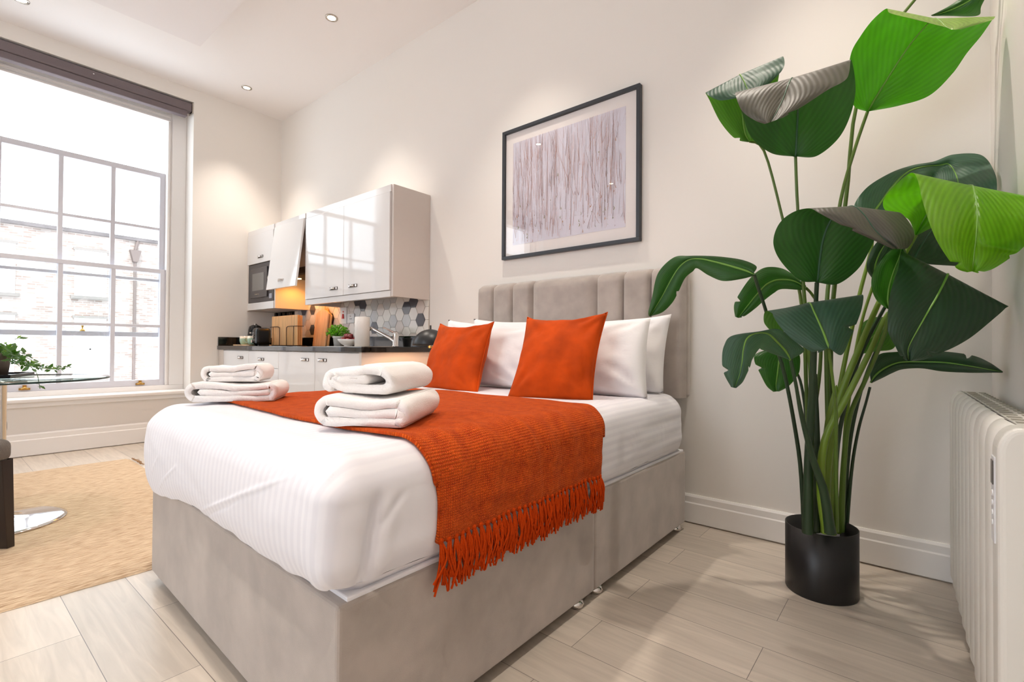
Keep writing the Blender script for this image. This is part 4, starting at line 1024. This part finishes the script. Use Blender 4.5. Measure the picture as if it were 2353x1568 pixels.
for k in range(9):
    A = k/8*PI/2; pts.append((RXF-.008 + .035*(1-math.cos(A)), RZ1-.05 + .053*math.sin(A)))
outl = [(RXB, RZ0), (RXF, RZ0), (RXF-.008, RZ0+.03)] + pts + [(RXB, RZ1+.003)]
ec.poly([(x, RY0, z) for x, z in outl], (0, .075, 0)); eco = ec.build('control_end', M_rad, rad, bevel=.012, seg=4)
MB().box(RXF-.0105, RXF-.007, RY0+.022, RY0+.058, RZ1-.235, RZ1-.062).build('control_strip', mat('pale control strip', (222, 222, 224), .3), rad, bevel=.001)
cs = MB().box(RXF-.0118, RXF-.0098, RY0+.028, RY0+.054, RZ1-.118, RZ1-.070).build('display', mat('dark display', (70, 66, 64), .2), rad)
for k in range(4): MB().cyl((RXF-.0098, RY0+.040, RZ1-.136-k*.020), (RXF-.0122, RY0+.040, RZ1-.136-k*.020), .006, n=12).build('button', M_white, rad)
rad.rotation_euler.z = math.radians(1.6)
for y in (RY0+.25, RY1-.25): MB().box(RXB-.01, XR-.012, y-.03, y+.03, .25, .6).build('wall_bracket', M_rad, rad)

# ---------------------------------------------------------------- rug
rug = MB(); rug.smooth = True; rx0, rx1, ry0, ry1 = -4.86, -2.41, -.75, 1.07; n1, n2 = 90, 60
top = []
for i in range(n1+1):
    row = []
    for j in range(n2+1):
        u, v = i/n1, j/n2; x = rx0+(rx1-rx0)*u + .006*noise.noise(Vector((v*9, u*2, 1))); y = ry0+(ry1-ry0)*v + .008*noise.noise(Vector((u*9, v*2, 5)))
        e = min(u, 1-u)*(rx1-rx0); e2 = min(v, 1-v)*(ry1-ry0); z = .014*min(1, math.sqrt(max(0, min(e, e2)/.03)))
        row.append((x, y, .001+z+.0012*noise.noise(Vector((x*8, y*8, 0)))*(1 if z > .01 else 0)))
    top.append(row)
rug.grid(top); rugo = rug.build('jute_rug', M_rug, origin=((rx0+rx1)/2, (ry0+ry1)/2, 0)); tag(rugo, 'Natural woven jute rug under the dining table, beside the bed', 'rug')
rr = random.Random(2); fr = MB()
for k in range(26):
    x, y = -4.80+k*.008+rr.uniform(-.01, .01), 1.07
    a_ = Vector((-4.83+.012*k, 1.075+rr.uniform(-.004, .004), .012)); fr.tube([a_, a_+Vector((rr.uniform(-.01, .02), rr.uniform(.005, .03), rr.uniform(-.008, .002)))], .0018, 5)
fr.build('frayed_edge', mat('frayed jute', (150, 112, 72), .95), rugo)

# ---------------------------------------------------------------- glass table
tc_ = Vector((-3.55, .25, 0)); tb = thing('dining_table', 'Round glass dining table on a chrome pedestal by the window', 'table', (-3.55, .25, .0165))
MB().lathe([(0, .735), (.428, .735), (.430, .740), (.428, .745), (0, .745)], tc_, 90).build('glass_top', M_tglass, tb)
MB().lathe([(.428, .7352), (.4315, .7375), (.4315, .7425), (.428, .7448)], tc_, 90).build('glass_edge', M_gedge, tb)
MB().lathe([(0, .0), (.262, 0), (.262, .006), (.24, .012), (.12, .020), (.045, .035), (.032, .06), (.030, .09), (0, .09)], tc_+Vector((0, 0, .0165)), 72).build('base_disc', M_chrome, tb)
MB().lathe([(0, .05), (.028, .05), (.028, .715), (.10, .722), (.10, .735), (0, .735)], tc_, 32).build('pedestal', M_chrome, tb)
# tray and trailing plant on the table
q1, q2 = onz(80, 856, .76), onz(-10, 868, .76); d = (q1-q2).normalized(); nrm = Vector((d.y, -d.x, 0)); nrm = nrm if nrm.y < 0 and nrm.x < 0 else -nrm
A_ = q1; mb = MB(); L_ = .30
mid = (q1+q2)/2
tr = MB().box(-.17, .17, -.11, .11, 0, .010).box(-.17, .17, -.11, -.103, .01, .018).box(-.17, .17, .103, .11, .01, .018).box(-.17, -.163, -.11, .11, .01, .018).box(.163, .17, -.11, .11, .01, .018)
ang = math.atan2(q1.y-q2.y, q1.x-q2.x); cc = q1 + (q2-q1).normalized()*.17 + Vector((-math.sin(ang), math.cos(ang), 0))*(.11)*(1 if False else 1)
cc = Vector((cc.x, cc.y, .7455))
tr.xf(Matrix.Translation(cc) @ Matrix.Rotation(ang, 4, 'Z'))
TRC = cc
tag(tr.build('serving_tray', M_blackgl, origin=cc, bevel=.002), 'Black rectangular tray lying on the round glass table', 'tray')
pc = Vector((cc.x-.02, cc.y-.0, .7565)); 
qq = onz(10, 866, .757); 
tpn = thing('trailing_plant', 'Trailing small-leaved plant in a taupe pot on the black tray', 'plant', pc)
MB().lathe([(0, 0), (.052, 0), (.066, .115), (.060, .115), (.050, .02), (0, .10)], pc, 30).build('pot', mat('taupe pot', (112, 98, 92), .6), tpn)
M_ivy = leaf_mat('small ivy green', (70, 104, 46), (120, 140, 70), .35, .35)
iv = MB(); iv.smooth = True; rr = random.Random(14); D0 = (pc-CO).length
def sprig(pts, n, lf):
    pts = spline([Vector(p) for p in pts], 20); iv.tube(pts, .0013, 5)
    for i in range(n):
        p = pts[min(19, int(rr.uniform(2, 20)))]; d = Vector((rr.uniform(-1, 1), rr.uniform(-1, 1), rr.uniform(-.5, .8))).normalized(); s = d.cross(Vector((rr.random(), rr.random(), 1))).normalized(); u_ = s.cross(d); l = lf*rr.uniform(.6, 1.3)
        q = p + d*.004
        iv.add([q, q+d*l*.35+s*l*.28+u_*l*.06, q+d*l*.7+s*l*.2, q+d*l, q+d*l*.7-s*l*.2, q+d*l*.35-s*l*.28+u_*l*.06], [(0, 1, 2, 3), (0, 3, 4, 5)])
pd_ = (pc-CO).dot(FW)
top_ = pc + Vector((0, 0, .115))
for ex, ey, dd, n in [(66, 834, .1, 20), (50, 828, -.12, 18), (28, 812, -.1, 16), (70, 842, -.12, 18), (18, 806, .1, 14), (52, 776, .0, 9), (38, 800, .1, 12), (58, 815, -.05, 16), (74, 828, .0, 16), (62, 838, -.1, 18), (45, 842, 0, 16), (30, 820, .05, 16), (80, 845, .05, 16), (20, 798, 0, 12), (36, 832, -.1, 14), (-20, 790, 0, 14), (-30, 830, -.1, 14)]:
    e = at(ex, ey, pd_+dd); sprig([top_, (top_+e)/2+Vector((0, 0, .02)), e], n, .034)
sprig([top_, at(60, 834, pd_), at(100, 845, pd_), at(125, 849, pd_), at(155, 843, pd_)], 70, .022)
sprig([top_, at(55, 838, pd_+.08), at(90, 846, pd_+.08), at(135, 847, pd_+.08)], 40, .022)
sprig([at(70, 843, pd_), at(84, 858, pd_-.25), at(90, 884, pd_-.25), at(92, 894, pd_-.25)], 4, .032)
iv.build('foliage', M_ivy, tpn)

# ---------------------------------------------------------------- chairs
def chair(label, c, rz):
    t = thing('dining_chair', label, 'chair', c, 'grey upholstered dining chairs')
    Mx = Matrix.Translation(c) @ Matrix.Rotation(rz, 4, 'Z')
    s = MB(); s.smooth = True; n = 18; rows_t, rows_b = [], []
    st = MB().box(-.225, .225, -.225, .225, .385, .485); st.xf(Mx).build('seat', M_chairfab, t, bevel=.035, seg=5, smooth=True)
    bk = MB().box(-.215, .215, -.235, -.165, .46, .98)
    bk.xf(Mx @ Matrix.Translation((0, 0, 0)) @ Matrix.Rotation(math.radians(6), 4, 'X')).build('backrest', M_chairfab, t, bevel=.03, seg=5, smooth=True)
    for x in (-.195, .195):
        for y in (-.195, .195):
            lg = MB(); o_ = .0; a_ = .025; b_ = .017; dy = .03 if y > 0 else -.03
            lg.grid([[(x-a_, y-a_, .395), (x+a_, y-a_, .395), (x+a_, y+a_, .395), (x-a_, y+a_, .395)], [(x-b_, y-b_+dy, 0), (x+b_, y-b_+dy, 0), (x+b_, y+b_+dy, 0), (x-b_, y+b_+dy, 0)]], cv=True)
            lg.add([(x-b_, y-b_+dy, 0), (x+b_, y-b_+dy, 0), (x+b_, y+b_+dy, 0), (x-b_, y+b_+dy, 0)], [(3, 2, 1, 0)])
            lg.xf(Mx).build('leg', M_chairwood, t, bevel=.002)
    return t
chair('Grey upholstered dining chair with dark legs at the left picture edge, nearest the bed', Vector((-3.12, -.045, .0165)), math.radians(40))
chair('Grey upholstered dining chair on the window side of the glass table', Vector((-4.185, .09, .0165)), math.radians(-90))
# ================================================================ TALL PLANT
PC = Vector((-.288, 2.2, 0))
pl_ = thing('potted_plant', 'Tall artificial bird-of-paradise plant with broad leaves in a round black pot', 'plant', PC)
pm_ = MB().lathe([(0, .004), (.985, 0), (1.0, .004), (1.0, .247), (.975, .247), (.97, .02), (0, .02)], PC, 64, .12, .12)
pm_.build('pot', M_pot, pl_)
MB().lathe([(0, .175), (.968, .170)], PC, 48, .12, .12).build('soil', M_soil, pl_)
LM = {'d': leaf_mat('dark green leaf', (40, 66, 46), (46, 92, 34), .22, .42), 'g': leaf_mat('mid green leaf', (52, 92, 48), (52, 100, 32), .35, .36), 'm': leaf_mat('fresh green leaf', (150, 176, 96), (60, 116, 22), .38, .38),
      'l': leaf_mat('lime green leaf', (120, 170, 34), (92, 148, 26), .45, .38), 's': leaf_mat('blue green leaf', (66, 96, 82), (70, 112, 40), .25, .52),  # lime leaf: new growth, with light shining through put into its colour
      'b': leaf_mat('reflection toned leaf', (92, 88, 80), (40, 86, 30), .15, .52)}  # grey-brown top: reflection on the glossy upper side put into the colour
M_midrib = mat('pale green midrib', (120, 165, 70), .45); M_midd = mat('dark green midrib', (52, 92, 66), .4)
M_stem = mat('green stem', (88, 116, 40), .4, var=(5, .4), scale=(1, 1, .4)); M_stemd = mat('dark green stem', (38, 62, 36), .4, var=(5, .4), scale=(1, 1, .4)); M_stemb = mat('bright green stem', (116, 146, 40), .4, var=(5, .35), scale=(1, 1, .4))
def leaf(st, m_, flip=False, notch=(), rib=None, bow=.012, ribs=1, lab=None):
    """st rows: (Mx,My,Lx,Ly,Rx,Ry,d[,dl,dr])"""
    st = [tuple(float(v) for v in (r if len(r) == 9 else tuple(r)+(0.0, 0.0))) for r in st]
    n = 100; rs = spline([tuple(r) for r in st], n); K = 9; rows = []; uv = []; mid = []
    P3 = []
    for r in rs:
        M_, L_, R_ = at(r[0], r[1], r[6]), at(r[2], r[3], r[6]+r[7]), at(r[4], r[5], r[6]+r[8]); P3.append((M_, L_, R_))
    ln = [0]
    for i in range(1, n): ln.append(ln[-1]+(P3[i][0]-P3[i-1][0]).length)
    tot = ln[-1]
    for i, (M_, L_, R_) in enumerate(P3):
        v = i/(n-1); row = []
        for s, lo, hi in ((-1, L_, M_), (1, M_, R_)):
            for k in range(K+1):
                if s == 1 and k == 0: continue
                t = k/K; e = (1-t) if s == -1 else t   # e: 0 at midrib, 1 at edge
                E = L_ if s == -1 else R_
                ee = e
                for (sd, nv, wd, dp) in notch:
                    wd = max(.016, wd*.8)
                    if sd == s and abs(v-nv) < wd: ee = e*(1-dp*(1-abs(v-nv)/wd)*e**3)
                p = M_.lerp(E, ee)
                wv = (p-CO).normalized()
                p = p - wv*(bow*math.sin(PI*e)) + wv*.004*math.sin(v*19+s*2)*e*e
                row.append(p); uv.append((s*e, ln[i]*1.0))
        rows.append(row); mid.append(M_ + (M_-CO).normalized()*(-.0015))
    mb = MB(); mb.smooth = True; mb.grid(rows); mb.uv = uv
    if flip: mb.f = [f[::-1] for f in mb.f]
    # petiole attachment end is st[0]
    o = mb.build('leaf', LM[m_], pl_, recalc=False, solid=0)
    wr = [0.0048*(1-.8*i/(n-1)) for i in range(n)]
    MB().tube(mid[:n-2], wr[:n-2], 7, flat=.8).build('midrib', rib or M_midrib, o)
    return o
# (front-facing side of the mesh is the side seen when L is left and R right going up)
leaf([(1993,258,1990,256,1997,256,1.86), (2008,230,1962,243,2066,243,1.84), (2035,187,1948,195,2135,220,1.80), (2065,140,1955,125,2188,170,1.75), (2095,97,1978,82,2222,122,1.70), (2125,62,2006,45,2255,82,1.64), (2146,43,2036,20,2284,40,1.58,0,-.02), (2160,48,2045,30,2283,44,1.53), (2172,60,2090,42,2268,50,1.50), (2186,68,2172,62,2207,68,1.48)], 'm', lab=1, bow=.02, flip=True)
leaf([(1827,361,1824,360,1830,360,1.80), (1829,342,1772,352,1876,359,1.79), (1831,300,1726,315,1925,320,1.76), (1833,260,1706,262,1953,268,1.72), (1832,215,1696,232,1966,205,1.68), (1822,180,1690,213,1956,137,1.62,0,.03), (1812,192,1691,222,1946,180,1.57), (1798,230,1705,255,1900,208,1.54), (1783,260,1733,276,1842,246,1.52), (1770,281,1757,285,1800,270,1.51)], 'b', rib=M_midd, notch=((1, .93, .03, .3),), bow=.02, flip=True)
leaf([(1722,325,1718,327,1726,325,1.86), (1712,305,1688,318,1740,318,1.85), (1706,262,1655,280,1765,268,1.83), (1704,218,1630,230,1785,200,1.80), (1699,173,1621,213,1797,132,1.75), (1708,184,1630,221,1803,146,1.72), (1716,202,1655,231,1794,166,1.70), (1722,212,1692,226,1765,195,1.69)], 's', notch=((-1, .12, .03, .4),), flip=True)
leaf([(2300,-95,2296,-96,2304,-94,1.62), (2275,-55,2240,-75,2285,-45,1.66), (2240,-8,2222,-20,2256,12,1.72), (2195,18,2190,8,2246,36,1.76), (2160,31,2158,26,2180,37,1.78), (2140,36,2139,35,2142,37,1.8)], 'd')
leaf([(1996,505,1990,503,2004,506,1.80), (2018,474,1962,478,2075,478,1.80), (2050,430,1990,433,2125,445,1.82), (2085,396,2045,398,2138,415,1.84), (2122,383,2096,380,2140,410,1.86), (2158,380,2146,371,2138,409,1.87), (2180,378,2192,355,2142,412,1.86), (2196,400,2256,357,2150,430,1.82), (2204,430,2287,400,2165,455,1.76), (2210,460,2291,445,2190,480,1.72)], 's', flip=False)
leaf([(2104,540,2100,538,2108,541,1.62), (2125,500,2086,503,2145,522,1.60), (2150,465,2036,485,2205,500,1.57), (2190,440,2034,452,2290,480,1.50), (2230,426,2086,401,2362,452,1.42,.05,-.12), (2239,440,2106,408,2372,470,1.36,.04,-.12), (2246,484,2122,470,2375,515,1.31,.03,-.10), (2244,535,2146,540,2358,560,1.28), (2239,578,2174,588,2328,588,1.27), (2236,605,2198,617,2282,618,1.27), (2234,624,2222,626,2246,628,1.28)], 'l', notch=((-1, .86, .025, .35), (1, .80, .02, .12), (1, .965, .02, .5)), bow=.02, flip=True)
leaf([(1877,650,1873,648,1881,650,1.62), (1880,628,1838,644,1925,653,1.61), (1884,592,1795,602,1972,618,1.59), (1892,547,1777,560,2000,572,1.56), (1908,508,1788,518,2018,532,1.53), (1930,486,1818,490,2040,500,1.49), (1960,474,1858,479,2066,488,1.45), (1985,493,1886,492,2092,515,1.42), (2010,528,1945,524,2101,543,1.40), (2035,552,2004,551,2088,568,1.39), (2062,572,2050,572,2074,573,1.39)], 'b', rib=M_midd, notch=((-1, .80, .025, .25),), bow=.02, flip=True)
leaf([(1733,631,1732,628,1732,634,1.70), (1712,622,1738,612,1706,641,1.71), (1680,612,1708,598,1662,646,1.73), (1643,602,1665,591,1628,633,1.76), (1610,595,1625,588,1602,617,1.79), (1583,597,1585,588,1592,624,1.82), (1560,615,1548,592,1574,640,1.84), (1541,645,1512,628,1557,675,1.86), (1522,680,1498,685,1544,697,1.88), (1505,708,1490,716,1522,718,1.89), (1493,727,1491,727,1496,727,1.90)], 'b', notch=((1, .70, .02, .2),))
leaf([(1852,662,1852,656,1852,668,1.84), (1825,646,1815,626,1828,666,1.85), (1790,643,1788,615,1795,665,1.87), (1764,652,1755,616,1778,674,1.88), (1744,671,1727,636,1757,690,1.89), (1728,690,1702,670,1737,708,1.90), (1713,709,1687,700,1716,724,1.91), (1696,731,1689,728,1704,730,1.92)], 'd', notch=((-1, .80, .03, .4), (1, .95, .03, .4)))
leaf([(1904,801,1901,801,1907,801,1.50), (1901,791,1872,811,1934,816,1.50), (1893,768,1827,785,1954,776,1.52), (1882,742,1797,757,1970,740,1.54), (1870,716,1779,731,1981,706,1.57), (1860,696,1774,720,1983,678,1.61), (1846,706,1758,716,1965,688,1.66), (1835,735,1756,742,1930,715,1.68), (1815,760,1775,765,1870,750,1.69)], 's', notch=((1, .33, .03, .22), (-1, .12, .02, .25)), bow=.02)
leaf([(1816,827,1813,827,1820,826,1.60), (1806,808,1768,811,1848,806,1.59), (1788,788,1750,804,1826,784,1.57), (1764,767,1744,803,1790,757,1.53), (1736,766,1729,826,1742,762,1.50), (1716,779,1724,842,1682,772,1.48), (1708,805,1716,860,1664,794,1.47), (1705,835,1707,878,1659,824,1.46), (1699,864,1697,888,1663,858,1.46), (1688,892,1692,892,1680,890,1.46)], 's', notch=((1, .86, .03, .35), (-1, .60, .02, .15)))
leaf([(1796,797,1792,797,1800,797,1.88), (1792,815,1742,811,1835,812,1.88), (1789,836,1733,828,1838,848,1.88), (1786,862,1748,862,1831,866,1.89), (1783,884,1762,888,1812,888,1.90), (1784,900,1777,901,1791,900,1.90)], 'd', notch=((-1, .50, .04, .25),))
leaf([(2100,740,2095,740,2105,740,1.62), (2135,690,2100,690,2175,705,1.60), (2165,650,2090,640,2225,680,1.54), (2178,630,2072,577,2310,701,1.46,.03,-.03), (2168,652,2064,618,2309,710,1.42), (2151,685,2048,665,2274,741,1.39), (2132,717,2041,712,2232,775,1.37), (2112,752,2041,762,2195,797,1.36), (2094,784,2058,798,2165,810,1.36), (2086,805,2068,817,2128,825,1.36), (2088,830,2082,829,2098,830,1.36)], 'd', notch=((1, .84, .022, .33), (-1, .93, .02, .35)), bow=.02, flip=True)
leaf([(2045,714,2042,712,2048,714,1.56), (2040,692,2014,690,2078,700,1.55), (2043,660,2002,655,2095,672,1.54), (2053,625,2010,618,2097,640,1.52), (2066,592,2043,578,2092,610,1.50), (2072,568,2068,567,2078,568,1.49)], 'g', flip=True)
leaf([(2010,645,2008,645,2012,645,1.74), (2010,612,1991,617,2042,625,1.74), (2022,580,1999,582,2058,592,1.74), (2038,556,2018,554,2058,560,1.74), (2048,545,2044,544,2052,545,1.74)], 'd')
leaf([(2095,605,2090,604,2100,606,1.66), (2105,585,2070,570,2232,612,1.66), (2122,556,2092,546,2205,596,1.66), (2138,533,2118,522,2182,562,1.67), (2150,520,2146,519,2155,520,1.68)], 'd', rib=M_midd)
leaf([(2058,733,2055,731,2061,734,1.78), (2035,750,2012,729,2060,782,1.78), (2010,770,1983,742,2050,803,1.79), (1990,786,1972,768,2012,808,1.80), (1968,812,1962,808,1974,815,1.81)], 's')
leaf([(2001,880,2001,878,2003,881,1.84), (2012,862,1999,842,2030,868,1.83), (2035,845,2020,815,2050,858,1.82), (2068,833,2058,809,2075,849,1.80), (2120,832,2120,807,2118,847,1.76), (2175,834,2180,809,2165,854,1.70), (2230,842,2238,818,2225,857,1.62), (2275,850,2275,834,2275,857,1.54), (2305,855,2303,853,2303,857,1.50)], 'd', notch=((-1, .72, .02, .5),))
def stem(pts, r0, r1, m_, dd=None):
    """pts: (px,py,d)"""
    P_ = [at(*p) for p in pts]; P_ = spline(P_, 26); b = P_[0]
    n = len(P_); rad = [r0 + (r1-r0)*min(1, (i/(n-1))*1.35)**.8 for i in range(n)]
    o = MB().tube(P_, rad, 9).build('stem', m_, pl_)
    return o
zs = 1.90
stem([(1858,1222,zs),(1858,1050,zs),(1853,900,1.88),(1842,700,1.86),(1800,510,1.86),(1757,350,1.86),(1722,325,1.86)], .010, .0045, M_stem)
stem([(1866,1228,1.86),(1866,1050,1.86),(1864,880,1.84),(1848,680,1.82),(1833,480,1.81),(1828,361,1.80)], .013, .0052, M_stem)
stem([(1908,1228,1.88),(1905,1050,1.88),(1900,850,1.88),(1900,690,1.88),(1930,470,1.87),(1962,350,1.86),(1993,258,1.86)], .012, .0058, M_stem)
stem([(1915,1225,1.92),(1912,1050,1.92),(1908,850,1.92),(1915,680,1.91),(1945,450,1.90),(1966,250,1.89),(2020,110,1.87),(2160,-60,1.75),(2300,-95,1.62)], .012, .0055, M_stem)
stem([(1925,1225,1.88),(1915,1040,1.88),(1930,890,1.86),(1972,690,1.84),(2003,565,1.82),(1998,505,1.80)], .012, .006, M_stemb)
stem([(1898,1225,1.78),(1900,1080,1.77),(1925,930,1.75),(1975,800,1.72),(2022,690,1.68),(2070,600,1.65),(2104,540,1.62)], .018, .0075, M_stemb)
stem([(1900,1222,1.74),(1886,1120,1.73),(1896,1010,1.72),(1945,915,1.70),(1998,810,1.67),(2040,722,1.64),(2070,725,1.63),(2100,740,1.62)], .017, .007, M_stemb)
stem([(1932,1222,1.84),(1938,1080,1.82),(1952,960,1.78),(1990,870,1.70),(2028,780,1.62),(2045,714,1.56)], .012, .006, M_stem)
stem([(1945,1222,1.90),(1957,1080,1.88),(1972,990,1.86),(1990,925,1.85),(1999,890,1.84)], .007, .0045, M_stemd)
stem([(1848,1222,1.84),(1840,1080,1.83),(1826,980,1.81),(1805,870,1.78),(1782,790,1.75),(1757,705,1.72),(1742,660,1.71),(1733,631,1.70)], .008, .0055, M_stemd)
stem([(1908,1225,1.72),(1893,1130,1.71),(1868,1055,1.69),(1842,955,1.66),(1828,880,1.62),(1817,827,1.60)], .019, .0055, M_stemd)
stem([(1860,1222,1.90),(1866,1000,1.90),(1884,850,1.88),(1886,720,1.86),(1868,680,1.85),(1852,662,1.84)], .009, .005, M_stem)
stem([(1922,1222,1.74),(1921,1050,1.70),(1921,950,1.64),(1913,870,1.56),(1904,801,1.50)], .008, .0045, M_stem)
stem([(1856,1225,1.76),(1858,1060,1.74),(1866,900,1.70),(1872,760,1.66),(1875,690,1.64),(1877,650,1.62)], .019, .0068, M_stemd)
stem([(1862,1222,1.93),(1855,1000,1.93),(1840,880,1.91),(1812,830,1.90),(1796,797,1.88)], .008, .004, M_stemd)
stem([(1935,1222,1.90),(1942,1000,1.86),(1960,850,1.80),(1980,740,1.77),(2010,645,1.74)], .009, .005, M_stemb)
stem([(1918,1222,1.80),(1925,1020,1.78),(1965,850,1.74),(2020,730,1.70),(2070,650,1.67),(2095,605,1.66)], .009, .005, M_stemd)
stem([(1940,1222,1.92),(1950,1040,1.88),(1978,900,1.84),(2020,790,1.80),(2058,733,1.78)], .008, .005, M_stemd)
stem([(1875,1222,1.80),(1878,1080,1.79),(1876,950,1.78),(1872,860,1.77)], .015, .008, M_stemd)
# sheath at the heart of the clump
s1 = [at(1908,1228,1.80), at(1900,1100,1.79), at(1908,980,1.77), at(1918,915,1.76), at(1922,885,1.76)]
MB().tube(spline(s1, 16), [.020, .021, .022, .023, .022, .021, .020, .019, .018, .016, .014, .012, .010, .007, .004, .001], 10, flat=.5).build('leaf_sheath', M_stemb, pl_)
